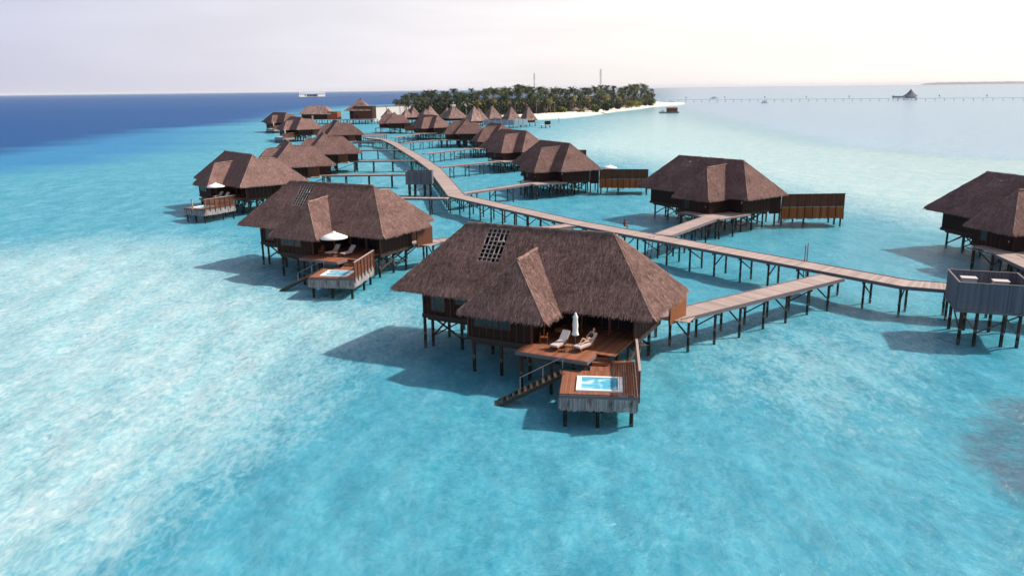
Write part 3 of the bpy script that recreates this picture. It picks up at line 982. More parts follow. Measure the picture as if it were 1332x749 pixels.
VA = {
    'V0': ((2.04, 61.85), -.47, 'nearest thatched villa, bare roof battens showing, a bather on its sun deck'),
    'A2': ((-21.4, 94.77), -.494, 'second nearest villa with roof battens showing and an open white parasol on its deck'),
    'A1': ((-49.2, 145.7), -.866, 'thatched villa at far left whose pool deck has a standing person'),
    'A3': ((-49.9, 181.), -1.219, 'thatched villa right behind the villa with the standing person'),
    'A4': ((-49.8, 216.), -1.309, 'thatched villa fourth along the left row, its jetty third from the front'),
    'A5': ((-65.5, 306.), -1.25, 'thatched villa at the back of the left row beside the grey platform'),
    'A6': ((-92.5, 352.), -.928, 'far left thatched villa with a closed white parasol, the nearer of two'),
    'A7': ((-121.5, 430.), -.75, 'outermost far left thatched villa with dark screened pool deck'),
}
VB = {
    'B1': ((30.7, 123.75), -.934, 'thatched villa right of centre with a long two-tone timber screen'),
    'B2': ((60.6, 93.2), -1.346, 'shaded thatched villa cut off by the right edge of the photo'),
    'B3': ((9.14, 166.5), -1.118, 'thatched villa behind the right of centre one, with an orange screen beyond'),
    'B4': ((.9, 217.), -.994, 'third thatched villa along the right row behind the screened pair'),
    'B5': ((-4.5, 262.), -1.25, 'mostly hidden thatched villa, fourth along the right row'),
    'B6': ((-17., 306.4), -1.419, 'thatched villa with one pointed hip facing us, fifth along the right row'),
    'B7': ((-35., 356.), -.95, 'far thatched villa with a small landing deck, sixth along the right row'),
    'B8': ((-58., 409.), -1.42, 'farthest thatched villa of the right row, in front of the white wall'),
}
VIL = {}
first = {'A': True, 'H': True, 'B': True}
for k, (xy, a, lab) in {**VA, **VB}.items():
    t = 'H' if k in ('V0', 'A2') else k[0]
    pr = {'A': protoA, 'H': protoH, 'B': protoB}[t]
    o = pr if first[t] else copy_tree(pr); first[t] = False
    o.location = (xy[0], xy[1], 0); o.rotation_euler = (0, 0, a)
    tag(o, lab, 'villa', G_B if k[0] == 'B' else G_A); VIL[k] = o


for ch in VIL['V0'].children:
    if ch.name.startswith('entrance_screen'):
        ch.data = ch.data.copy(); ch.data.materials[0] = M['wall_red']; ch['label'] = 'sunlit orange brown entrance screen'  # sunlight on this screen put into its colour: brighter cladding than the others


for vk in ('B1', 'B2'):        # torn strip near the ridge with a loose pale sheet
    g = MB(); k_ = (DZ['zr'] - DZ['ze']) / DZ['W']
    for i in range(4):
        x = -4.3 + i * .42; g.bar((x, -.55, DZ['zr'] - .55 * k_ + .06), (x - .25, -1.5, DZ['zr'] - 1.5 * k_ + .06), .07, .05, .9)
    g.bar((-3.3, -.75, DZ['zr'] - .75 * k_ + .12), (-2.9, -.85, DZ['zr'] - .85 * k_ + .16), .35, .05, 1)
    g.build('torn_thatch_batten', M['batten'], VIL[vk])


def vw(k, x, y, z=0):
    xy, a, _ = {**VA, **VB}[k]
    return Vector((xy[0] + math.cos(a) * x - math.sin(a) * y, xy[1] + math.sin(a) * x + math.cos(a) * y, z))


# ------------------------------------------------------------------ deck furniture
def lounger_proto():
    r = thing('sun_lounger', '', 'sun lounger')
    f = MB()
    for e in (-.3, .3): f.bar((e, -1.0, .30), (e, .45, .30), .06, .08); f.bar((e, .3, .30), (e, .95, .88), .06, .08)
    for i in range(6): f.bar((-.3, -.9 + i * .26, .32), (.3, -.9 + i * .26, .32), .12, .03)
    f.build('frame', M['frame'], r)
    for e in (-.3, .3):
        for y in (-.85, .4): g = MB(); g.bar((e, y, 0), (e, y, .28), .06); g.build('leg', M['frame'], r)
    g = MB(); g.bar((0, -1.0, .40), (0, .36, .40), .58, .12); g.build('seat_cushion', M['cushion'], r)
    g = MB(); g.bar((0, .36, .42), (0, .98, 1.0), .58, .12); g.build('back_cushion', M['cushion'], r)
    return r


LNG = lounger_proto(); lfirst = [True]


def lounger(loc, rz, label):
    o = LNG if lfirst[0] else copy_tree(LNG); lfirst[0] = False
    o.location = loc; o.rotation_euler = (0, 0, rz); tag(o, label, 'sun lounger', 'sun loungers on the villa decks')


bpy.context.view_layer.update()
ZD = 2.2
lounger(vw('V0', 4.85, -6.6, ZD), -.47 - .08, 'empty sun lounger left of the closed parasol on the nearest villa deck')
lounger(vw('V0', 6.6, -6.2, ZD), -.47 - .28, 'sun lounger with a person lying on it, on the nearest villa deck')
lounger(vw('A2', 4.6, -5.6, ZD), -.494, 'left of two sun loungers on the deck of the second nearest villa')
lounger(vw('A2', 6.4, -5.2, ZD), -.494 - .05, 'right of two sun loungers on the deck of the second nearest villa')
lounger(vw('A1', 4.7, -6.1, ZD), -.866 + .4, 'left of two sun loungers behind the railing of the far left villa')
lounger(vw('A1', 6.5, -5.7, ZD), -.866 + .4, 'right of two sun loungers behind the railing of the far left villa')


def parasol(loc, opened, label, group):
    r = thing('parasol', label, 'parasol', loc, 0, group)
    g = MB(); g.lathe([(.0, 0), (.28, 0), (.28, .06), (.05, .1), (.0, .1)], 14); g.build('base', M['metal'], r)
    g = MB(); g.tube((0, 0, .06), (0, 0, 2.62 if opened else 2.5), .028); g.build('pole', M['frame'], r)
    g = MB()
    if opened:
        n = 16; pr = [(.02, 2.70), (.45, 2.56), (.95, 2.36), (1.5, 2.12), (1.52, 2.0), (1.46, 2.06), (.9, 2.31), (.02, 2.62)]
        g.lathe(pr, n); g.lathe([(.0, 2.80), (.2, 2.74), (.26, 2.68), (.0, 2.69)], 10)
    else:
        g.lathe([(.0, 2.55), (.07, 2.5), (.1, 2.35), (.19, 2.2), (.15, 2.05), (.2, 1.6), (.17, 1.25), (.22, .98), (.27, .9), (.2, .86), (.04, .9)], 11)
        for v_i, p in enumerate(g.v):
            a = math.atan2(p[1], p[0]); k = 1 + .13 * math.sin(5 * a); g.v[v_i] = (p[0] * k, p[1] * k, p[2])
    g.build('canopy', M['canvas'], r, smooth=True)
    return r


GP = 'white parasols on the villa decks'
parasol(vw('V0', 5.75, -6.0, ZD), False, 'closed white parasol between the two loungers of the nearest villa', GP)
parasol(vw('A2', 5.2, -6.0, ZD), True, 'open white parasol over the loungers of the second nearest villa', GP)
parasol(vw('A1', 5.2, -6.6, ZD), True, 'open white parasol at the far left villa with the standing person', GP)
parasol(vw('A6', 6.6, -8.0, ZD), False, 'closed white parasol on the nearer far left villa deck', GP)
parasol(vw('A7', 6.6, -8.0, ZD), False, 'closed white parasol on the outermost far left villa deck', GP)
parasol(vw('B3', 8.2, 8.2, ZD), True, 'white parasol edge showing behind the roof of the villa with the orange screen', GP)


def side_table(loc, rz, label):
    r = thing('side_table', label, 'side table', loc, rz, 'small tables on the villa decks')
    g = MB(); g.box(-.25, .25, -.25, .25, .42, .46); g.build('table_top', M['frame'], r)
    for x in (-.2, .2):
        for y in (-.2, .2): g = MB(); g.bar((x, y, 0), (x, y, .42), .05); g.build('leg', M['frame'], r)


side_table(vw('V0', 5.7, -7.1, ZD), -.47, 'small teak table between the loungers of the nearest villa')
side_table(vw('A2', 5.5, -6.3, ZD), -.494, 'small teak table between the loungers of the second nearest villa')


def armchair(loc, rz, label):
    r = thing('terrace_chair', label, 'chair', loc, rz, 'teak chairs under the villa roofs')
    g = MB(); g.box(-.28, .28, -.28, .28, .40, .48); g.build('seat', M['screen_orange'], r)
    g = MB(); g.bar((0, .27, .45), (0, .36, .98), .54, .06); g.build('backrest', M['screen_orange'], r)
    for x in (-.26, .26):
        for y in (-.24, .26): g = MB(); g.bar((x, y, 0), (x, y, .4), .05); g.build('leg', M['frame'], r)
        g = MB(); g.bar((x, -.26, .66), (x, .3, .66), .06, .04); g.build('armrest', M['frame'], r)


armchair(vw('V0', 3.3, -6.0, ZD), -.1, 'orange teak chair under the dormer eave of the nearest villa')
armchair(vw('A2', 3.3, -6.0, ZD), -.2, 'orange teak chair under the dormer eave of the second nearest villa')
r_ = thing('terrace_table', 'low dark table behind the orange chair of the nearest villa', 'table', vw('V0', 4.1, -4.7, ZD), -.47)
g = MB(); g.lathe([(0, .68), (.5, .68), (.5, .72), (0, .72)], 18); g.build('table_top', M['frame'], r_)
g = MB(); g.tube((0, 0, 0), (0, 0, .68), .05); g.lathe([(0, 0), (.3, 0), (.3, .04), (0, .05)], 14); g.build('pedestal', M['frame'], r_)


# ------------------------------------------------------------------ people
def figure(label, loc, rz, J, skin, clothes, hair_c=None, group=None):
    """J: joint positions; one continuous body grown by voxel remeshing tapered limbs"""
    root = thing('person', label, 'person', loc, rz, group)
    b = MB()

    def limb(p, q, ra, rb): b.tube(p, q, ra, rb, 10); b.ball(p, ra, n=8, mm=6); b.ball(q, rb, n=8, mm=6)
    h = Vector(J['head']); nk = Vector(J['neck']); pv = Vector(J['pelvis']); ch = Vector(J['chest'])
    b.ball(h, .082, .10, .118, 12, 9); up = (h - nk).normalized(); fw = Vector(J['face'])
    b.ball(h + fw * .098 - up * .012, .016, .016, .026)                      # nose
    b.ball(h + fw * .078 - up * .062, .03, .022, .014)                     # mouth and chin
    sdv = fw.cross(up).normalized()
    for e in (-1, 1):
        b.ball(h + sdv * .083 * e - up * .005, .014, .022, .03)             # ears
        b.ball(h + fw * .082 + sdv * .034 * e + up * .018, .013)            # eyes
    limb(nk, h - up * .06, .058, .05)
    b.tube(ch, nk, .115, .06, 12); limb(ch, (ch + pv) / 2, .135, .115); limb((ch + pv) / 2, pv, .115, .145)
    for e in ('l', 'r'):
        sh, el, wr = Vector(J['sh_' + e]), Vector(J['el_' + e]), Vector(J['wr_' + e])
        limb(ch + (sh - ch) * .2 + (nk - ch) * .6, sh, .085, .06); limb(sh, el, .055, .042); limb(el, wr, .042, .028)
        hd = (wr - el).normalized(); pa = wr + hd * .075
        b.tube(wr, pa, .030, .042, 8); b.ball(pa, .04, .04, .03)
        sv = hd.cross(fw if abs(hd.dot(fw)) < .9 else up).normalized()
        for i in range(4):
            o_ = sv * ((i - 1.5) * .021); ln = (.075, .09, .085, .065)[i]
            k1 = pa + hd * .02 + o_; k2 = k1 + hd * ln * .6; k3 = k2 + (hd + fw * .5).normalized() * ln * .5
            b.tube(k1, k2, .011, .010, 6); b.tube(k2, k3, .010, .008, 6)
        t0 = wr + hd * .03 + sv * .03 * (1 if e == 'l' else -1); t1 = t0 + (hd + sv * (1 if e == 'l' else -1)).normalized() * .07
        b.tube(t0, t1, .013, .010, 6)
        hp, kn, an, to = [Vector(J[q + e]) for q in ('hp_', 'kn_', 'an_', 'to_')]
        limb(pv, hp, .12, .095); limb(hp, kn, .088, .056); limb(kn, an, .056, .036); limb(an, to, .042, .03)
    o = b.build('body', skin, root, smooth=True)
    md = o.modifiers.new('skin', 'REMESH'); md.mode = 'VOXEL'; md.voxel_size = .011; md.use_smooth_shade = True
    hb = MB(); hb.ball(h - fw * .018 + up * .028, .094, .104, .108, 12, 9); hb.ball(h - fw * .07 - up * .06, .065, .06, .09)
    hb.build('hair', hair_c or M['hair'], root, smooth=True)
    cl = MB()
    for nm in clothes:
        if nm == 'top': cl.tube(ch + (nk - ch) * .45, (ch + pv) / 2 + (ch - pv) * .05, .128, .138, 14)
        if nm == 'shirt':
            cl.tube(ch + (nk - ch) * .7, pv, .12, .158, 14)
            for e in ('l', 'r'): cl.tube(J['sh_' + e], Vector(J['sh_' + e]) + (Vector(J['el_' + e]) - Vector(J['sh_' + e])) * .55, .075, .062, 10)
        if nm == 'shorts':
            cl.ball(pv, .165, .15, .13)
            for e in ('l', 'r'): cl.tube(Vector(J['hp_' + e]), Vector(J['hp_' + e]) + (Vector(J['kn_' + e]) - Vector(J['hp_' + e])) * .55, .105, .085, 10)
        if nm == 'briefs': cl.ball(pv, .158, .15, .105)
    return root, cl


# bather lying on the right-hand lounger (lounger frame: head at +y, raised back)
base = vw('V0', 6.6, -6.2, ZD)
J = dict(head=(0, .98, 1.22), neck=(0, .86, 1.07), chest=(0, .66, .87), pelvis=(0, .28, .60), face=Vector((0, -.75, .66)),
         sh_l=(-.17, .78, .98), el_l=(-.30, .52, .76), wr_l=(-.17, .36, .76), sh_r=(.17, .78, .98), el_r=(.31, .56, .78), wr_r=(.20, .34, .74),
         hp_l=(-.10, .22, .58), kn_l=(-.12, -.18, .80), an_l=(-.11, -.52, .52), to_l=(-.11, -.66, .55),
         hp_r=(.10, .22, .58), kn_r=(.11, -.22, .62), an_r=(.10, -.64, .52), to_r=(.10, -.70, .64))
p_, c_ = figure('person in black swimwear lying back on a lounger of the nearest villa', base, -.47 - .28, J, M['skin'], ['top', 'briefs'])
c_.build('swimwear', M['black'], p_, smooth=True)


def standing(h=1.0, arm=.08):
    return dict(head=(0, 0, 1.60), neck=(0, .01, 1.43), chest=(0, .0, 1.24), pelvis=(0, 0, .93), face=Vector((0, -1, 0)),
                sh_l=(-.18, 0, 1.38), el_l=(-.26, .02, 1.10), wr_l=(-.24, -.10, .86), sh_r=(.18, 0, 1.38), el_r=(.25, .03, 1.10), wr_r=(.25, -.05, .85),
                hp_l=(-.10, 0, .88), kn_l=(-.11, -.03, .48), an_l=(-.11, .02, .08), to_l=(-.12, -.13, .04),
                hp_r=(.10, 0, .88), kn_r=(.11, -.01, .48), an_r=(.12, .04, .08), to_r=(.13, -.11, .04))


pp = at(250.5, 273.2, 1.5)
p_, c_ = figure('person with bare legs standing on the corner of the far left pool deck', (pp.x, pp.y, 1.5), 2.2, standing(), M['skin'], ['top', 'shorts'])
c_.build('swimwear', M['cushion'], p_, smooth=True)
# seated on the far edge of the boardwalk, seen from behind, legs over the water
J = dict(head=(0, 0, .74), neck=(0, .0, .57), chest=(0, .0, .38), pelvis=(0, 0, .10), face=Vector((0, -1, 0)),
         sh_l=(-.18, 0, .52), el_l=(-.27, -.02, .26), wr_l=(-.22, -.22, .17), sh_r=(.18, 0, .52), el_r=(.27, -.02, .26), wr_r=(.22, -.22, .17),
         hp_l=(-.10, -.05, .09), kn_l=(-.12, -.46, .08), an_l=(-.12, -.50, -.36), to_l=(-.12, -.64, -.40),
         hp_r=(.10, -.05, .09), kn_r=(.12, -.46, .08), an_r=(.12, -.50, -.36), to_r=(.12, -.64, -.40))
SIT = (J, None)


# ------------------------------------------------------------------ walkways
def walkway(name, label, cat, pts, width, group=None, z=2.2, step=4.0, plank=.2, cap=200, far=False, fascia_w=.22):
    p0 = Vector((pts[0][0], pts[0][1], 0))
    root = thing(name, label, cat, p0, 0, group)
    pts = [Vector((p[0], p[1], 0)) - p0 for p in pts]
    n = len(pts)
    # mitred offsets
    L, Rr = [], []
    for i in range(n):
        d = []
        if i > 0: d.append((pts[i] - pts[i - 1]).normalized())
        if i < n - 1: d.append((pts[i + 1] - pts[i]).normalized())
        t = sum(d, Vector()).normalized(); nr = Vector((-t.y, t.x, 0)); k = width / 2 / max(.4, nr.dot(Vector((-d[0].y, d[0].x, 0))))
        L.append(pts[i] + nr * k); Rr.append(pts[i] - nr * k)
    dk = MB(); fa = MB()
    for i in range(n - 1):
        ln = (pts[i + 1] - pts[i]).length; m_ = max(1, int(ln / plank))
        for j in range(m_):
            a, b = (j + .03) / m_, (j + .97) / m_
            q = [L[i].lerp(L[i + 1], a), L[i].lerp(L[i + 1], b), Rr[i].lerp(Rr[i + 1], b), Rr[i].lerp(Rr[i + 1], a)]
            dz = random.uniform(-.004, .004)
            dk.add([(x.x, x.y, z - .06 + dz) for x in q] + [(x.x, x.y, z + dz) for x in q], [(0, 1, 2, 3), (7, 6, 5, 4), (0, 4, 5, 1), (1, 5, 6, 2), (2, 6, 7, 3), (3, 7, 4, 0)], random.random())
        for E_ in (L, Rr):
            fa.bar((E_[i].x, E_[i].y, z - .16), (E_[i + 1].x, E_[i + 1].y, z - .16), .07, fascia_w)
            fa.bar((E_[i].x, E_[i].y, z + .03), (E_[i + 1].x, E_[i + 1].y, z + .03), .12, .05, .9)
    dko = dk.build('deck', M['deck_grey'], root); fa.build('fascia', M['fascia'], dko)
    # bents: two piles, a cross beam and a diagonal
    acc = 1.2; out = []
    tot = sum((pts[i + 1] - pts[i]).length for i in range(n - 1))
    while acc < tot - .6:
        s_ = acc; i = 0
        while s_ > (pts[i + 1] - pts[i]).length: s_ -= (pts[i + 1] - pts[i]).length; i += 1
        t = s_ / (pts[i + 1] - pts[i]).length
        out.append((L[i].lerp(L[i + 1], t), Rr[i].lerp(Rr[i + 1], t), (pts[i + 1] - pts[i]).normalized(), i)); acc += step
    rest = MB(); cnt = 0
    pm = pile_mesh(z - .25, .115)
    for k, (a, b, d, i) in enumerate(out):
        bb = MB()
        a2 = a.lerp(b, .1); b2 = a.lerp(b, .9)
        for q in (a2, b2):
            if cnt < cap: put('pile', pm, root, q); cnt += 1
            else: rest.tube((q.x, q.y, -1.55), (q.x, q.y, z - .25), .115, .115, 6)
        bb.bar(a.lerp(b, -.06) + Vector((0, 0, z - .33)), a.lerp(b, 1.06) + Vector((0, 0, z - .33)), .12, .15, .3)
        if k % 2: a2, b2 = b2, a2
        bb.bar(a2 + Vector((0, 0, z - .45)) + d * .12, b2 + Vector((0, 0, .35)) + d * .12, .10, .10, random.random() * .5)
        put('brace', bb.mesh('brace', M['beam']), root)
    if rest.v: tag(rest.build('pile', M['beam'], root), kind='stuff')
    return root


main_pts = [(60, 61.5), (39.5, 70.0), (36.4, 71.4), (9.0, 107.5), (-9.4, 137.6), (-17.55, 186), (-23.3, 211.5), (-39.3, 276.5), (-47, 303), (-56, 316)]
walkway('boardwalk', 'long bent main boardwalk running from the booth at right back to the far villas', 'boardwalk', main_pts, 3.0, step=3.5, cap=100)
GJ = 'side jetties joining villas to the boardwalk'
JT = [
    ('wide grey jetty from the nearest villa to the right end of the boardwalk', [vw('V0', 9.6, 4.5), (30.9, 74.6)], 2.5, 3.2, ),
    ('jetty that passes behind the nearest villa roof to the second nearest villa', [vw('A2', 9.4, 4.6), (8.2, 106.2)], 2.2, 4.),
    ('jetty meeting the boardwalk bend, ending behind the second nearest villa roof', [at(478, 256.5, 2.2), at(583, 257.5, 2.2)], 1.8, 5.),
    ('jetty passing just behind the smaller grey booth', [at(413, 228, 2.2), at(536, 226.5, 2.2)], 1.8, 5.),
    ('jetty reaching the boardwalk just beyond the smaller grey booth', [at(455, 209.5, 2.2), at(548, 208.5, 2.2)], 1.8, 5.),
    ('far jetty to the last left villa before the grey platform', [at(465, 195.5, 2.2), at(528, 194.5, 2.2)], 1.8, 5.),
    ('farthest left jetty in front of the grey platform', [at(462, 185, 2.2), at(508, 184, 2.2)], 1.8, 5.),
    ('jetty with a pale deck to the villa with the long two-tone screen', [vw('B1', 8.4, -9.0), (18.9, 98.0)], 2.5, 3.6),
    ('jetty from the boardwalk bend to the villa with the orange screen', [vw('B3', 7.5, -9.4), at(603, 251, 2.2)], 1.8, 5.),
    ('jetty to the third villa along the right row', [vw('B4', 7.5, -9.4), at(573, 217, 2.2)], 1.8, 5.),
    ('jetty to the hidden fourth villa along the right row', [vw('B5', 6.5, -9.4), at(552, 200, 2.2)], 1.8, 5.),
    ('jetty to the pointed-hip villa of the right row', [vw('B6', 6.5, -9.4), at(525, 186, 2.2)], 1.8, 5.),
    ('farthest right jetty, leading to the villa with the small landing', [vw('B7', 7.5, -9.4), at(511, 179, 2.2)], 1.8, 5.),
    ('short jetty at right leading towards the cut-off villa', [vw('B2', 7.5, -9.4), (50.2, 65.3)], 2.2, 4.),
]
for lab, pts, wd, stp in JT:
    z = 2.17 if 'nearest villa to' in lab or 'B1' in lab else 2.16
    walkway('jetty', lab, 'jetty', [tuple(p)[:2] for p in pts], wd, GJ, z, stp, .16 if wd > 2 else .3)
# seated person on the far edge of the boardwalk
sp = at(810.5, 294.3, 2.25)
p_, c_ = figure('dark haired person in red sitting on the far edge of the boardwalk', (sp.x + .25, sp.y + .35, 2.2), math.pi - .93 + .0, SIT[0], M['skin_dark'], ['shirt', 'briefs'])
c_.build('clothing', M['redcloth'], p_, smooth=True)

# ladder against the boardwalk, two mooring poles
lp = at(842, 333, 0)
r_ = thing('ladder', 'thin timber ladder leaning against the boardwalk side', 'ladder', (lp.x, lp.y, 0), -.93)
for e in (-.3, .3): g = MB(); g.bar((e, 0, -1.2), (e, .7, 2.3), .07, .07); g.build('rail', M['brace'], r_)
for i in range(7): g = MB(); zz = -.6 + i * .42; g.bar((-.3, .1 + i * .084, zz), (.3, .1 + i * .084, zz), .05, .05); g.build('rung', M['brace'], r_)
for i, (px, lab) in enumerate(((1044.5, 'left of two thin orange poles beside the boardwalk'), (1047.5, 'right of two thin orange poles beside the boardwalk'))):
    q = at(px, 366, 0); g = MB(); g.tube((0, 0, -1.5), (0, 0, 3.9 + .2 * i), .06, .05)
    tag(put('mooring_pole', g.mesh('mooring_pole', M['screen_orange']), None, q), lab, 'pole', 'thin mooring poles')


# ------------------------------------------------------------------ service booths
def booth(label, c, rz, lx, ly, z0, z1, boxes):
    r = thing('service_booth', label, 'booth', (c[0], c[1], 0), rz, 'grey slatted booths by the boardwalk')
    g = MB(); x, y = lx / 2, ly / 2
    for p, q in (((-x, -y), (x, -y)), ((x, -y), (x, y)), ((x, y), (-x, y)), ((-x, y), (-x, -y))): skirt_wall(g, p, q, z0, z1, .13, .025, .02)
    wl_ = g.build('slat_wall', M['slat_grey'], r)
    g = MB(); g2 = MB()
    for p, q in (((-x - .06, -y), (x + .06, -y)), ((x, -y + .07), (x, y - .07)), ((x + .06, y), (-x - .06, y)), ((-x, y - .07), (-x, -y + .07))):
        g.bar((p[0], p[1], z1 + .03), (q[0], q[1], z1 + .03), .14, .06, .8)
        g2.bar((p[0], p[1], z0 - .1), (q[0], q[1], z0 - .1), .12, .16, .4)
    g.build('cap_rail', M['fascia'], wl_); g2.build('base_rail', M['fascia'], wl_)
    g = MB(); rect_deck(g, (-x + .06, -y + .06), (1, 0), (0, 1), lx - .12, ly - .12, z0 + .05); g.build('deck', M['screen_dark'], r)
    for px in (-x + .5, -x / 3 - .1, x / 3 + .1, x - .5):
        for py in (-y + .4, y - .4): put('pile', pile_mesh(z0 - .05, .135), r, (px, py, 0))
    for p, q in (((-x + .5, -y + .3, z0 - .3), (-x / 3, -y + .3, .3)), ((-x / 3, -y + .5, .3), (x - .5, -y + .5, z0 - .3)), ((x - .5, -y + .3, .25), (x / 3, -y + .3, z0 - .2)), ((-x + .5, y - .3, z0 - .3), (-x + .5, -y + .5, .3))):
        g = MB(); g.bar(p, q, .1, .1, random.uniform(.4, .9)); g.build('brace', M['brace'], r)
    c_, s_ = math.cos(rz), math.sin(rz)
    for (bx, by, w_, d_, h_, lab) in boxes:
        o = thing('equipment_cabinet', lab, 'cabinet', (c[0] + c_ * bx - s_ * by, c[1] + s_ * bx + c_ * by, z0 + .05), rz, 'pale equipment cabinets in the near booth')
        g = MB(); g.box(-w_ / 2, w_ / 2, -d_ / 2, d_ / 2, 0, h_); g.build('case', M['metal'], o)
        g = MB(); g.box(-w_ / 2 - .06, w_ / 2 + .06, -d_ / 2 - .06, d_ / 2 + .06, h_ + .004, h_ + .09); g.build('lid', M['cushion'], o)
        g = MB()
        for k in range(5): g.box(-w_ / 2 + .1, w_ / 2 - .1, -d_ / 2 - .03, -d_ / 2 - .004, .3 + k * .2, .36 + k * .2)
        g.build('grille', M['steel'], o)
    return r


b0 = at(1244, 403.5, 2.2)
bd = (at(1319, 408.5, 2.2) - b0); rz = math.atan2(bd.y, bd.x)
ux, uy = math.cos(rz), math.sin(rz); LX, LY = 5.2, 4.9
cc = (b0.x + ux * LX / 2 - uy * LY / 2, b0.y + uy * LX / 2 + ux * LY / 2)
booth('larger open-topped grey slatted booth with two cabinets at the right edge', cc, rz, LX, LY, 2.25, 4.5,
      [(-1.3, .9, 1.1, .8, 1.9, 'left pale cabinet standing in the larger grey booth'), (1.1, 1.0, 1.1, .8, 1.75, 'right pale cabinet standing in the larger grey booth')])
b2 = at(545, 239.5, 1.9)
booth('smaller grey slatted booth beside the middle of the boardwalk', (b2.x, b2.y + 1.5), .0, 5.2, 3.0, 2.0, 4.3, [])

# ------------------------------------------------------------------ grey platform, back villa, spa, white wall
def thatch_solid(pts_e, apexes, zt, ridge_m=.12, mat='thatch_far'):
    """simple far hip roof: eave rectangle, ridge of one or two points, ragged edge"""
    g = MB()
    (x0, x1, y0, y1, ze) = pts_e
    a, b = apexes
    quads = [((x0, y0, ze), (x1, y0, ze), b, a), ((x1, y0, ze), (x1, y1, ze), b, b), ((x1, y1, ze), (x0, y1, ze), a, b), ((x0, y1, ze), (x0, y0, ze), a, a)]
    for A, B_, C_, D in quads:
        nu, nv = max(4, int(abs(np.linalg.norm(np.subtract(A, B_))) / .7)), 10
        gr = patch_faces(A, B_, C_, D, nu, nv)
        n, _ = plane_of(A, B_, C_)
        nz = rng.normal(0, .05, gr.shape[:2]); nz[:, 0] = nz[:, -1] = 0
        t = np.linspace(0, 1, nv + 1)
        gr = gr + n * nz[..., None]; gr[..., 2] -= (zt * np.sin(np.pi * t) * .12)[:, None]
        gr[0, :, 2] -= rng.uniform(0, .25, nu + 1)
        k0 = len(g.v); g.v += [tuple(p) for p in gr.reshape(-1, 3)]
        for j in range(nv):
            for i in range(nu):
                k = k0 + j * (nu + 1) + i; g.f.append((k, k + 1, k + nu + 2, k + nu + 1)); g.r.append(float(np.clip(rng.normal(.5, .22), 0, 1)))
    g.add([(x0 + .2, y0 + .2, ze), (x1 - .2, y0 + .2, ze), (x1 - .2, y1 - .2, ze), (x0 + .2, y1 - .2, ze)], [(3, 2, 1, 0)], .2)
    return g.mesh('roof', M[mat], fix=False)


r_ = thing('platform', 'grey timber platform where the boardwalk ends behind the left villas', 'platform', at(481, 176, 2.2) * 1.0, 0)
r_.location.z = 0
g = MB(); rect_deck(g, (-5, -9), (1, 0), (0, 1), 11, 22, 2.1, .1, .4); g.build('deck', M['fascia'], r_)
for x in (-4, 0.5, 5):
    for y in (-8, -3, 2, 7, 12): put('pile', pile_mesh(2.0), r_, (x, y, 0))

q = at(412, 155.5, 2)
k = (q - Vector((0, 0, 20))).length / FPX          # metres per survey pixel there
r_ = thing('water_villa', 'far thatched villa with an open side and an orange end wall', 'villa', (q.x, q.y, 0), -.1, G_A)
put('roof', thatch_solid((-20 * k, 22 * k, -5, 8, 5.5), ((-11 * k, 1.5, 11.), (11 * k, 1.5, 11.)), 1), r_)
g = MB(); g.box(-17 * k, 16 * k, -3, 6, 2.1, 5.6); g.build('walls', M['wall'], r_)
g = MB(); g.box(16.1 * k, 29 * k, -4, -3.7, 1.9, 7.0); g.box(28 * k, 29 * k, -3.69, 4, 1.9, 7.0); g.build('screen_wall', M['wall_red'], r_)
g = MB(); rect_deck(g, (-18 * k, -10), (1, 0), (0, 1), 46 * k, 14, 2.05, .2, .5); g.build('deck', M['deck_grey'], r_)
g = MB(); g.box(-4 * k, -2 * k, -3.3, -3.01, 2.1, 4.6); g.build('door', M['white'], r_)
for x in np.linspace(-16 * k, 26 * k, 7):
    for y in (-9, -3, 3): put('pile', pile_mesh(1.9), r_, (x, y, 0))

q = at(468, 155.3, 1.9); k = (q - Vector((0, 0, 20))).length / FPX
r_ = thing('pavilion', 'square pavilion with a pyramid thatched roof beside the long white wall', 'building', (q.x, q.y, 0), -.05)
put('roof', thatch_solid((-18 * k, 16 * k, -3, 12, 7.4), ((0, 4.5, 15.2), (.1, 4.5, 15.2)), 1.5), r_)
g = MB(); g.box(-12 * k, -7 * k, -1, 10, 2.1, 8); g.box(-6.9 * k, 17 * k, -1.6, 10, 2.1, 10.2); g.build('walls', M['wall'], r_)
g = MB(); g.box(-6.9 * k, 17 * k, -1.75, -1.61, 2.2, 10.0); g.build('timber_screen', M['screen_dark'], r_)
for x in (-5, -3.6, -2.1): g = MB(); g.box(x * k, (x + .9) * k, -1.84, -1.76, 2.3, 4.6); g.build('door', M['wall'], r_)
g = MB(); rect_deck(g, (-20 * k, -14), (1, 0), (0, 1), 42 * k, 13, 2.05, .3, .5); g.build('deck', M['fascia'], r_)
for x in np.linspace(-18 * k, 20 * k, 6):
    for y in (-13, -5, 5): put('pile', pile_mesh(1.8, .2), r_, (x, y, 0))
q = at(484.5, 153.6, 1.9); q2 = at(537, 150.0, 1.9)
r_ = thing('long_wall', 'long white rendered wall with a thin dark roof edge by the pavilion', 'wall', (q.x, q.y, 0), math.atan2(q2.y - q.y, q2.x - q.x))
L_ = (q2 - q).length
g = MB()
for i in range(3): g.box(L_ * i / 3 + .3, L_ * (i + 1) / 3 - .15, 0, 1.0, -1.4, 9.0)
g.build('wall_panel', M['render'], r_)
g = MB()
for i in range(4): g.box(L_ * i / 3 - .16, L_ * i / 3 + .2, -.2, 1.1, -1.5, 9.2)
g.build('column', M['screen_dark'], r_)
g = MB(); g.box(-.4, L_ + .4, -.5, 3, 9.21, 9.6); g.build('roof_edge', M['fascia'], r_)

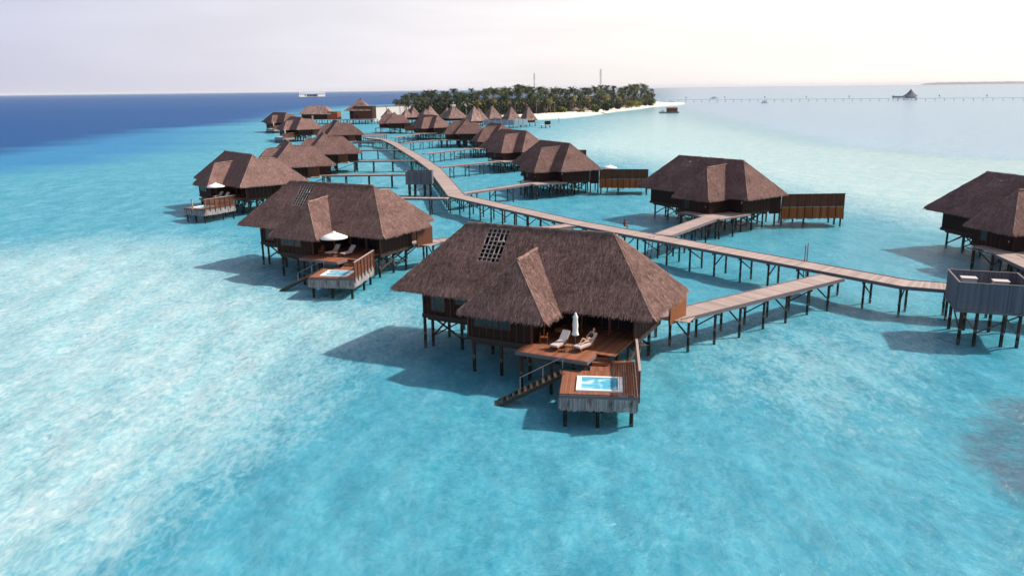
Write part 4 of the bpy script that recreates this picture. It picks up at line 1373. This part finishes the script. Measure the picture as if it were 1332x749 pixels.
# ------------------------------------------------------------------ island
Z0 = 0.0
front = [(506, 147), (512, 150), (522, 153), (590, 155), (660, 155.5), (700, 155.5), (735, 153.5), (770, 150.0), (800, 145.5), (830, 142.2), (850, 139.4), (870, 137.4), (890, 135.4)]
back = [(893, 134.2), (870, 133.4), (850, 132.8), (820, 131.8), (760, 131.2), (680, 131.5), (600, 132.5), (530, 135.5), (512, 139), (506, 143)]
outl = [at(x, y, 0) for x, y in front + back]
cx = sum(p.x for p in outl) / len(outl); cy = sum(p.y for p in outl) / len(outl)
g = MB(); n = len(outl)
prof = [(1.0, -1.6), (.992, -.2), (.975, .45), (.94, 1.0), (.85, 1.5), (.0, 1.8)]
vs = []
for sc_, z in prof[:-1]:
    for p in outl: vs.append((cx + (p.x - cx) * sc_, cy + (p.y - cy) * sc_, z))
vs.append((cx, cy, prof[-1][1]))
fs = []
for i in range(len(prof) - 2):
    for k in range(n): fs.append((i * n + k, i * n + (k + 1) % n, (i + 1) * n + (k + 1) % n, (i + 1) * n + k))
for k in range(n): fs.append(((len(prof) - 2) * n + k, (len(prof) - 2) * n + (k + 1) % n, len(vs) - 1))
g.add(vs, fs); isl = g.build('island', M['sand'], smooth=True)
tag(isl, 'low sandy island with a bright white beach', 'island', kind='structure')


def frond(mb, base, az, el, ln, droop, wd, rnd, rg):
    """feathered leaf: a rib with drooping leaflets on both sides"""
    d = Vector((math.cos(az), math.sin(az), 0)); sd_ = Vector((-d.y, d.x, 0)); p = Vector(base); e = el; nseg = 6
    pts = [p.copy()]
    for i in range(nseg):
        p = p + (d * math.cos(e) + Vector((0, 0, math.sin(e)))) * (ln / nseg); e -= droop / nseg; pts.append(p.copy())
    for i in range(nseg):
        a, b = pts[i], pts[i + 1]; t = (i + .5) / nseg
        w_ = wd * math.sin(math.pi * min(1, .18 + t * .8)) + .08
        for s_ in (-1, 1):
            for k in range(2):
                q = a.lerp(b, k * .5); q2 = a.lerp(b, k * .5 + .42)
                tip = q.lerp(q2, .5) + sd_ * s_ * w_ * rg.uniform(.8, 1.15) + d * .35 * w_ + Vector((0, 0, -w_ * rg.uniform(.35, .75)))
                mb.add([q, q2, tip], [(0, 1, 2)], float(np.clip(rnd + rg.normal(0, .18), 0, 1)))


def palm_meshes(seed, h, bend, spread, mat):
    rg = np.random.default_rng(seed)
    tk = MB(); top = None; last = Vector((0, 0, -.4)); az = rg.uniform(0, 6.28); N = 7
    for i in range(1, N + 1):
        t = i / N; cur = Vector((math.cos(az) * bend * t * t, math.sin(az) * bend * t * t, h * t - .4 * (1 - t)))
        tk.tube(last, cur, .26 - .12 * (i - 1) / N, .26 - .12 * t, 7, rnd=float(rg.uniform(0, 1))); last = cur
    top = last
    cr = MB(); nf = 34
    for i in range(nf):
        el = rg.uniform(-.55, 1.15); az = i * 2.399 + rg.normal(0, .2)
        frond(cr, top + Vector((0, 0, rg.uniform(-.2, .2))), az, el, spread * rg.uniform(.85, 1.15), rg.uniform(1.2, 2.1), rg.uniform(.75, 1.15), float(np.clip(.35 + el * .35, 0, 1)), rg)
    for i in range(7): cr.ball(top + Vector((rg.uniform(-.35, .35), rg.uniform(-.35, .35), -.35)), .14, n=6, mm=4, rnd=.2)
    return tk.mesh('trunk', M['trunk']), cr.mesh('crown', M[mat], fix=False)


print('palms')
PAL = []
for i, (h, bd_, sp_, mt) in enumerate(((14, 1.2, 4.6, 'palm'), (16, 2.0, 4.8, 'palm'), (12, 1.6, 4.4, 'palm_light'), (17.5, .8, 4.6, 'palm'), (11, 2.4, 4.2, 'palm_yellow'), (15, 1.4, 4.6, 'palm_light'), (13, 1.0, 4.4, 'palm'), (9, 1.2, 4.2, 'palm_light'))):
    PAL.append((h, mt, palm_meshes(40 + i, h, bd_, sp_, mt)))
LP = {'palm': ('dark green coconut palm in the island grove', 'dark palms of the island grove'), 'palm_light': ('lighter green coconut palm in the island grove', 'light green palms of the island grove'),
      'palm_yellow': ('yellowing coconut palm among the green grove', 'yellowing palms of the island grove')}
rg = np.random.default_rng(5)


def palm(x, y, kind, sc_, z=1.5):
    h, mt, (tm, cm) = PAL[kind]
    r = thing('palm_tree', LP[mt][0], 'palm', (x, y, z), float(rg.uniform(0, 6.28)), LP[mt][1])
    r.scale = (sc_, sc_, sc_)
    put('trunk', tm, r); put('crown', cm, r)


TOP = [(513, 133), (522, 124), (532, 119), (560, 115.5), (600, 112.5), (640, 112.5), (680, 109.5), (720, 112), (770, 110.5), (800, 109), (835, 108), (846, 114), (852, 124)]


def top_at(x):
    return float(np.interp(x, [t[0] for t in TOP], [t[1] for t in TOP]))


DARK = [0, 1, 3, 6]; npalm = 0
for row in range(6):
    nx = (62, 58, 52, 46, 40, 36)[row]
    for i in range(nx):
        px = 513 + (852 - 513) * (i + rg.uniform(.05, .95)) / nx
        fy = float(np.interp(px, [513, 600, 700, 770, 830, 852], [151.5, 152.5, 149, 144.6, 138.6, 136]))
        by = float(np.interp(px, [513, 600, 760, 852], [142.5, 137, 134.5, 133.4]))
        yy = fy + (by - fy) * (row + rg.uniform(.1, .9)) / 6
        q = at(px, yy, 1.5)
        D = q.y / math.cos(PITCH) * 1.0
        horizon = 115 - .0113 * (px - 666)
        ztop = 20 + (horizon - top_at(px)) * q.y / FPX
        kind = int(rg.choice(DARK)) if rg.uniform() < .72 else int(rg.choice([2, 5]))
        if rg.uniform() < .06 and row < 2 and 620 < px < 830: kind = 4
        h = PAL[kind][0] + 2.8
        want = (ztop - 1.5) * (rg.uniform(.55, .82) if row < 2 else rg.uniform(.74, 1.05))
        palm(q.x, q.y, kind, float(np.clip(want / h, .55, 1.6))); npalm += 1
for px, py, kd, sc_ in ((745, 146, 4, .95), (768, 145, 4, .9), (786, 143, 4, 1.0), (802, 141.5, 4, .85)): q = at(px, py, 1.2); palm(q.x, q.y, kd, sc_, 1.2)
print('palm count', npalm)


def leaf_cloud(seed, rx, ry, rz, n, lobes, leaf, mat, name):
    rg2 = np.random.default_rng(seed); mb = MB(); L_ = []
    for i in range(lobes):
        a = rg2.uniform(0, 6.28); rr = rg2.uniform(0, .65)
        L_.append((math.cos(a) * rr * rx, math.sin(a) * rr * ry, rz * rg2.uniform(.35, .75), rg2.uniform(.32, .5)))
    for i in range(n):
        c = L_[rg2.integers(lobes)]; d = Vector(rg2.normal(0, 1, 3)).normalized(); k = c[3] * rg2.uniform(.6, 1.05)
        p = Vector((c[0] + d.x * rx * k, c[1] + d.y * ry * k, max(.05, c[2] + d.z * rz * k)))
        t1 = Vector(rg2.normal(0, 1, 3)).normalized(); t2 = t1.cross(d).normalized() if abs(t1.dot(d)) < .98 else Vector((1, 0, 0))
        lf = leaf * rg2.uniform(.6, 1.3)
        mb.add([p - t2 * lf * .5, p + (t1 + d * .4) * lf * .4, p + t2 * lf * .5, p - (t1 - d * .3) * lf * .45], [(0, 1, 2, 3)], float(np.clip(.45 + .3 * d.z + rg2.normal(0, .18), 0, 1)))
    return mb.mesh(name, M[mat], fix=False)


BU = [leaf_cloud(70, 5, 4, 5.5, 700, 7, 1.0, 'bush', 'bush'), leaf_cloud(71, 6, 4, 4.6, 700, 8, 1.0, 'bush_yellow', 'bush'), leaf_cloud(72, 5, 4, 5, 700, 6, 1.0, 'tree', 'bush')]
BL = [('rounded green beach bush', 'green bushes along the beach'), ('yellow green beach bush', 'yellow green bushes along the beach'), ('dark grey-green beach bush', 'dark bushes along the beach')]
for px, py, kd, sc_, lab in ((718, 147.6, 0, .9, 'rounded green bush between the first two beach huts'), (731, 147.2, 1, 1.05, 'yellow green bush just left of the second beach hut'), (755, 146.6, 1, .7, 'small yellow green bush between two beach huts'),
                             (775, 146.0, 0, 1.25, 'tall green bush left of the big grey-green bush'), (789.5, 145.6, 2, 1.5, 'big grey-green bush standing forward on the sand'), (804, 143.2, 2, 1.3, 'dark round bush right of the big grey-green bush'),
                             (818, 140.8, 1, 1.35, 'left half of the bright yellow green thicket'), (829, 139.6, 1, 1.25, 'right half of the bright yellow green thicket'), (846, 137.6, 0, 1.5, 'last green bush before the sand spit'),
                             (693, 148, 0, .8, 'green bush behind the end beach villa'), (840, 138.2, 2, .9, 'dark bush beside the last green bush'), (600, 149.5, 1, 1.1, 'yellow green bush between two pointed roofs'), (607, 149.5, 0, 1.1, 'green bush left of the dark pointed roof')):
    q = at(px, py, 1.0); o = put('bush', BU[kd], None, (q.x, q.y, .9), float(rg.uniform(0, 6))); o.scale = (sc_,) * 3
    tag(o, lab, 'bush', 'bushes along the beach')
# broad-crowned trees standing above the palms
tr_cr = leaf_cloud(80, 11, 9, 9, 1500, 9, 1.5, 'tree', 'crown')
for px, tp, sc_, lab in ((674, 110, 1.0, 'broad dark tree rising above the palms left of the short mast'), (688, 111, .8, 'smaller broad tree beside the short mast'), (655, 112, .8, 'broad tree left of the tallest dark crown')):
    q = at(px, 136.2, 1.5); hz = 115 - .0113 * (px - 666); zt = 20 + (hz - tp) * q.y / FPX
    r = thing('broad_tree', lab, 'tree', (q.x, q.y, 1.5), float(rg.uniform(0, 6)), 'broad trees above the palms')
    g = MB(); g.tube((0, 0, -.3), (.3, 0, zt - 10), .5, .3); g.tube((.3, 0, zt - 11), (3, 1, zt - 6), .28, .12); g.tube((.3, 0, zt - 11), (-3, -1, zt - 6), .28, .12); g.build('trunk', M['trunk'], r)
    o = put('crown', tr_cr, r, (0, 0, zt - 10.5)); o.scale = (sc_,) * 3
# understorey
ug = MB(); rg2 = np.random.default_rng(9)
for i in range(26000):
    px = rg2.uniform(515, 850); fy = float(np.interp(px, [513, 600, 700, 770, 830, 852], [151, 152, 148, 143.8, 137.9, 135.6])); q = at(px, rg2.uniform(fy - 4.5, fy), 1.5)
    q.z = 1.3 + min(11, abs(rg2.normal(0, 5.0))); t1 = Vector(rg2.normal(0, 1, 3)).normalized(); t2 = t1.cross(Vector((.3, .2, 1))).normalized(); lf = rg2.uniform(1.0, 2.8)
    ug.add([q - t2 * lf * .5, q + t1 * lf * .4, q + t2 * lf * .5, q - t1 * lf * .5], [(0, 1, 2, 3)], float(rg2.uniform(0, .8)))
tag(ug.build('undergrowth', M['tree'], fix=False), 'dark tangled undergrowth between the palm trunks', 'undergrowth', kind='stuff')


# beach huts
for px, py, sc_, lab in ((709.5, 147.6, 1.2, 'leftmost small thatched beach hut on the sand'), (748.8, 147.0, 1.15, 'middle small thatched beach hut, palest roof'), (761, 146.4, 1.0, 'right small thatched beach hut, partly in shade'), (812, 141.5, .9, 'tiny thatched beach hut tucked between bushes'), (696, 148.2, .9, 'small thatched hut half hidden by the end beach villa')):
    q = at(px, py, 1.0); r = thing('beach_hut', lab, 'hut', (q.x, q.y, .9), .2, 'thatched beach huts'); r.scale = (sc_,) * 3
    put('roof', thatch_solid((-2.6, 2.6, -2.6, 2.6, 2.2), ((0, 0, 4.2), (.05, 0, 4.2)), .5), r)
    for x in (-1.9, 1.9):
        for y in (-1.9, 1.9): g = MB(); g.tube((x, y, -.2), (x, y, 2.3), .1); g.build('post', M['beam'], r)

# pointed-roof villas by the beach
BV = [(505.6, 139.3, 150.5, 9, 'pointed roof rising behind the farthest villa of the right row'), (529, 139.4, 150.3, 8.5, 'left pointed thatched roof in front of the white wall'), (538.5, 137.2, 150, 9, 'pointed roof just right of the white wall'), (554, 139.6, 150, 12, 'low pointed roof in front of a taller one'), (560, 135.8, 149, 10, 'tall thin pointed roof behind the low one'),
      (582, 138.2, 150, 10.5, 'pointed roof half hidden by the flat-capped roof'), (590, 134.8, 151, 16, 'wide pointed roof with a flat pale cap'), (617, 136, 154.5, 12, 'dark-faced steep pointed roof'), (622.5, 137.6, 153, 11, 'pointed roof close behind the dark-faced one'),
      (640.4, 135.6, 151.5, 12, 'pointed roof above the blue-grey terrace screens'), (665, 136.6, 155, 13, 'pointed roof above the white terrace screens'), (687, 135.6, 153.5, 10, 'end pointed roof over a brown timber body by the beach')]
for px, ya, ye, hw, lab in BV:
    q = at(px, ye + 6.5, 1.2); k = q.y / FPX * 1.02; hz = 116 - .0113 * (px - 666)
    za = 20 - (ya - hz) * k; ze = 20 - (ye - hz) * k; w_ = hw * k * .88
    r = thing('beach_villa', lab, 'villa', (q.x, q.y, 0), .55, 'pointed-roof villas by the beach')
    put('roof', thatch_solid((-w_, w_, -w_, w_, ze), ((0, 0, za), (.05, 0, za)), 2.2), r)
    g = MB(); v_ = w_ * .72; g.box(-v_, v_, -v_, v_, 1.6, ze + .6); g.build('walls', M['wall'] if px < 680 else M['screen_dark'], r)
    g = MB(); g.box(-v_ * .5, v_ * .5, -v_ - .08, -v_ - .004, 2.4, ze - .2); g.build('window', M['glass'], r)
    g = MB(); rect_deck(g, (-w_ * 1.0, -w_ * 1.0), (1, 0), (0, 1), 2 * w_, 2 * w_, 1.55, .15, .4); g.build('deck', M['deck_grey'], r)
    for x in (-v_, v_):
        for y in (-v_, v_): put('pile', pile_mesh(1.4, .2), r, (x, y, 0))
    if 'flat pale cap' in lab: g = MB(); g.box(-1.2, 1.2, -1.2, 1.2, za - 1.2, za + .1); g.build('roof_cap', M['render'], r)


def terrace(x0, x1, y0, y1, mat, lab, nseg):
    p, q = at(x0, y1, 1.0), at(x1, y1, 1.0); k = p.y / FPX * 1.02; h = (y1 - y0) * k
    r = thing('terrace_screen', lab, 'screen', (p.x, p.y, 0), math.atan2(q.y - p.y, q.x - p.x), 'pale screens in front of the beach villas'); L_ = (q - p).length
    for i in range(nseg): g = MB(); g.box(L_ * i / nseg + .15, L_ * (i + 1) / nseg - .15, 0, .2, 1.0, 1.0 + h); g.build('panel', mat, r)
    for i in range(nseg + 1): g = MB(); g.box(L_ * i / nseg - .13, L_ * i / nseg + .13, -.05, .25, -1.4, 1.0 + h + .1); g.build('post', M['render'], r)


terrace(629, 668, 156.5, 163, M['shaded_white'], 'row of blue-grey terrace screens below the pointed roofs', 5)
terrace(669, 686, 155.6, 163, M['white'], 'row of white terrace screens beside the brown end villa', 3)
q = at(710, 163, .8); r = thing('swim_platform', 'pale swim platform with a dark box at the end of the beach villas', 'platform', (q.x, q.y, 0), 0)
g = MB(); rect_deck(g, (-2.6, -1), (1, 0), (0, 1), 5.4, 6, 1.0, .3, .3); g.build('deck', M['white'], r)
g = MB(); g.box(-.6, 2.6, 0.5, 3, 1.01, 2.9); g.build('storage_box', M['wall'], r)
for x in (-2.2, 0, 2.3): put('pile', pile_mesh(.75), r, (x, -.6, 0)); put('pile', pile_mesh(.75), r, (x, 4, 0))
q = at(727, 158, 0); g = MB(); g.tube((0, 0, -1.5), (0, 0, 2.6), .14); tag(put('marker_post', g.mesh('marker_post', M['beam']), None, q), 'lone dark post standing in the water off the beach', 'post')

# masts
for px, ya, w_, lab in ((695, 97.5, 1.2, 'shorter dark lattice mast above the palms'), (780.5, 92.5, 1.6, 'taller red-grey lattice mast above the palms')):
    q = at(px, 134.5, 1.5); k = q.y / FPX; hz = 115 - .0113 * (px - 666); h = 20 + (hz - ya) * k
    r = thing('lattice_mast', lab, 'mast', (q.x, q.y, 1.4), .3, 'masts above the palms')
    for x, y in ((-1, -1), (1, -1), (0, 1)): g = MB(); g.bar((x * w_ * .5, y * w_ * .5, 0), (x * w_ * .5, y * w_ * .5, h), .28); g.build('leg', M['steel'], r)
    g = MB(); n = int(h / 2.2)
    for i in range(n):
        z0, z1 = h * i / n, h * (i + 1) / n; P3 = [(-w_ * .5, -w_ * .5), (w_ * .5, -w_ * .5), (0, w_ * .5)]
        for j in range(3): a, b = P3[j], P3[(j + 1) % 3]; g.bar((*a, z0), (*b, z1), .18); g.bar((*a, z1), (*b, z1), .18)
    g.build('bracing', M['steel'], r)
    g = MB(); g.tube((w_ * .7, 0, h - 3), (w_ * .7, 0, h + .5), .3); g.tube((-w_ * .7, 0, h - 7), (-w_ * .7, 0, h - 4), .35); g.tube((0, -w_ * .8, h - 11), (0, -w_ * .8, h - 8), .4); g.build('antenna', M['white'], r)

# ------------------------------------------------------------------ far water things
q = at(870, 146.8, 0); r = thing('houseboat', 'flat raft with a brown cabin off the sand spit', 'boat', (q.x, q.y, 0), .05)
g = MB(); g.box(-7.6, 7.8, -2.4, 2.4, -.4, .75); g.build('hull', M['hull_blue'], r)
g = MB(); g.box(-1.6, 6.6, -1.9, 1.9, .754, 3.6); g.build('cabin', M['screen_dark'], r)
g = MB(); g.add([(-2, -2.3, 3.62), (7, -2.3, 3.62), (7, 2.3, 3.62), (-2, 2.3, 3.62), (-1.4, 0, 4.6), (6.4, 0, 4.6)], [(0, 1, 5, 4), (2, 3, 4, 5), (1, 2, 5), (3, 0, 4), (3, 2, 1, 0)]); g.build('roof', M['thatch_far'], r)
g = MB()
for x in (-7.2, -5.3, -3.4):
    for y in (-2.1, 2.1): g.tube((x, y, .75), (x, y, 3.0), .08)
g.bar((-7.4, -2.1, 3.0), (-1.7, -2.1, 3.0), .1); g.bar((-7.4, 2.1, 3.0), (-1.7, 2.1, 3.0), .1); g.build('railing', M['metal'], r)
g = MB(); g.box(-6, -4.4, -.8, .8, .754, 2.2); g.build('engine_box', M['white'], r)


def boat(px, py, ln, lab, rz):
    q = at(px, py, 0); r = thing('motor_boat', lab, 'boat', (q.x, q.y, 0), rz, 'boats moored off the island')
    g = MB(); hw = ln * .15
    st = [(-ln * .5, hw * .9, 1.0), (0, hw, 1.05), (ln * .3, hw * .75, 1.25), (ln * .5, .05, 1.7)]
    vs = []
    for x, w_, z in st: vs += [(x, -w_, z), (x, w_, z), (x * .95, w_ * .6, -.3), (x * .95, -w_ * .6, -.3)]
    fs = [(0, 1, 2, 3), (12, 15, 14, 13)]
    for i in range(3):
        for j in range(4): fs.append((i * 4 + j, i * 4 + (j + 1) % 4, (i + 1) * 4 + (j + 1) % 4, (i + 1) * 4 + j))
    g.add(vs, fs); g.build('hull', M['hull'], r)
    g = MB(); g.box(-ln * .28, ln * .16, -hw * .7, hw * .7, 1.06, 2.6); cb = g.build('cabin', M['white'], r)
    g = MB(); g.box(-ln * .24, ln * .165, -hw * .715, hw * .715, 1.7, 2.3); g.build('window', M['glass'], cb)
    g = MB(); g.box(-ln * .34, ln * .2, -hw * .85, hw * .85, 2.61, 2.8); g.build('canopy', M['hull'], r)
    return r


boat(995, 134.2, 10, 'small pale motor boat alone off the island, the nearest one', .3)
boat(929, 128.4, 15, 'low white boat by the far bridge, nearest the island', .1)

# long bridge on piles across the channel
pA, pB = at(838, 130.6, 2.0), at(1420, 127.2, 2.0)
dv = pB - pA; Lb = dv.length; r = thing('long_bridge', 'long low footbridge crossing the far channel on thin piles', 'bridge', (pA.x, pA.y, 0), math.atan2(dv.y, dv.x))
g = MB(); g.box(0, Lb, -1.2, 1.2, 2.0, 2.5); g.build('deck', M['bridge'], r)
nb = int(Lb / 11); pm = pile_mesh(1.98, .22)
for i in range(nb): put('pile', pm, r, (5 + i * 11, 0, 0))
lm = MB(); lm.bar((0, 0, 2.5), (0, 0, 5.0), .35); lm.box(-.6, .6, -.6, .6, 5.0, 6.2); lmm = lm.mesh('lamp_post', M['slat_grey'])
for i in range(9): put('lamp_post', lmm, r, (60 + i * Lb / 10.2, 0, 0))
# cone-roofed bar on the bridge
q = at(1184, 127.8, 1.5); k = q.length / FPX
r = thing('cone_roof_bar', 'round bar with a steep conical roof standing on the far bridge', 'building', (q.x, q.y, 0), .3)
g = MB(); g.lathe([(8.5 * k, 4.2), (5 * k, 6.8), (2.6 * k, 9.6), (1.0 * k, 12.2), (.05, 14.2)], 14); g.lathe([(0.1, 4.25), (8.5 * k, 4.2)], 14); g.build('roof', M['slat_grey'], r)
g = MB(); g.lathe([(6.5 * k, 1.6), (6.5 * k, 4.5)], 14); g.build('walls', M['hull'], r)
g = MB(); g.lathe([(0, 1.2), (8.8 * k, 1.2), (8.8 * k, 1.6), (0, 1.6)], 14); g.build('deck', M['slat_grey'], r)
for i in range(6): a = i * 1.047; put('pile', pile_mesh(1.2, .3), r, (7 * k * math.cos(a), 7 * k * math.sin(a), 0))
q = at(1169, 128, 1.5); r = thing('bar_annex', 'low flat roofed annex left of the conical roofed bar', 'building', (q.x, q.y, 0), -.5)
g = MB(); g.box(-8, 8, -3, 3, 1.4, 3.6); g.build('walls', M['hull'], r)
g = MB(); g.box(-9, 9, -4, 4, 3.604, 4.4); g.build('roof', M['slat_grey'], r)
for x in (-7, 0, 7): put('pile', pile_mesh(1.4, .3), r, (x, 0, 0))

# white over-water hall at far left and its jetty
q = at(405.5, 126.8, 0); k = q.length / FPX
r = thing('white_hall', 'long white over-water hall far out on the horizon at left', 'building', (q.x, q.y, 0), .62)
W2 = 17 * k
g = MB(); g.box(-W2, W2, -6, 10, 1.5, 2.6); g.build('deck', M['render'], r)
g = MB(); g.box(-W2, W2, -7, 10, 12.0, 15.5); g.build('roof', M['white'], r)
g = MB(); g.box(-W2 + .5, -W2 * .42, -5.5, 9, 2.604, 11.98); g.box(W2 * .42, W2 - .5, -5.5, 9, 2.604, 11.98); g.build('wing', M['white'], r)
g = MB(); g.box(-W2 * .415, W2 * .415, 4, 4.3, 2.604, 9.0); g.build('window_wall', M['hull_blue'], r)
g = MB(); g.lathe([(0, 0), (2.6, 0), (2.6, .4), (0, .4)], 12); o = g.build('round_emblem', M['hull_blue'], r); o.rotation_euler.x = R(90); o.location = (-W2 * .52, -5.6, 7)
for x in np.linspace(-W2 + 2, W2 - 2, 8): put('pile', pile_mesh(1.5, .5), r, (x, -5, 0))
pA, pB = at(421, 126.3, 2), at(540, 125.2, 2); dv = pB - pA
r = thing('long_bridge', 'thin far jetty joining the white hall to the island', 'bridge', (pA.x, pA.y, 0), math.atan2(dv.y, dv.x)); Lb = dv.length
g = MB(); g.box(0, Lb, -1.5, 1.5, 2.2, 2.9); g.build('deck', M['hull'], r)
for i in range(8): g = MB(); g.bar((20 + i * Lb / 8.5, 0, 2.9), (20 + i * Lb / 8.5, 0, 6), .9); g.build('lamp_post', M['slat_grey'], r)
for i in range(24): put('pile', pile_mesh(2.2, .3), r, (8 + i * Lb / 24.3, 0, 0))
# dark low jetty off the spit
pA, pB = at(848, 133.6, .8), at(876, 133.0, .8); dv = pB - pA
r = thing('stone_jetty', 'low dark jetty reaching out behind the sand spit', 'jetty', (pA.x, pA.y, 0), math.atan2(dv.y, dv.x))
g = MB(); g.box(0, dv.length, -2, 2, -1.4, 1.4); g.build('body', M['rock'], r)
for i in range(4): g = MB(); g.bar((4 + i * dv.length / 4.5, -1.7, 1.4), (4 + i * dv.length / 4.5, -1.7, 2.4), .4); g.build('bollard', M['rock'], r)

# far island on the horizon
d = (cF + cR * ((1271 - 666) / FPX) + cU * ((374.5 - 109.5) / FPX)); d.z = 0; d.normalize(); Dd = 40000
c0 = d * Dd; k = Dd / FPX
g = MB(); nn = 60
rg3 = np.random.default_rng(3)
vs = []
tv = Vector((-d.y, d.x, 0)) * -1
for i in range(nn + 1):
    s_ = i / nn * 2 - 1; x = s_ * 54 * k * 1.02; hh = (92 + rg3.normal(0, 5)) * (1 - abs(s_) ** 6) ** .5 + 2; dp = 500 * (1 - s_ ** 2) ** .5 + 20
    for (yy, z) in ((-dp, -2), (-dp * .8, hh * .8), (0, hh), (dp, -2)): p = c0 + tv * x + d * yy; vs.append((p.x, p.y, z))
fs = []
for i in range(nn):
    for j in range(3): fs.append((i * 4 + j, i * 4 + j + 1, (i + 1) * 4 + j + 1, (i + 1) * 4 + j))
g.add(vs, fs, .5); tag(g.build('far_island', M['tree'], smooth=True), 'long low wooded island on the horizon at right', 'island', kind='structure')

hz = MB(); hz.box(-52000, 52000, -52000, 52000, -17, 90)
ht = NT('haze_air'); pv = ht.t.nodes.new('ShaderNodeVolumePrincipled'); pv.inputs['Color'].default_value = (.93, .93, 1.0, 1)
pv.inputs['Density'].default_value = HAZE; ht.l(pv.outputs[0], ht.out.inputs['Volume'])
tag(hz.build('haze', ht.m), 'thin pale sea haze', 'haze', kind='stuff')
bpy.context.view_layer.update()
print('objects', len(S.objects))
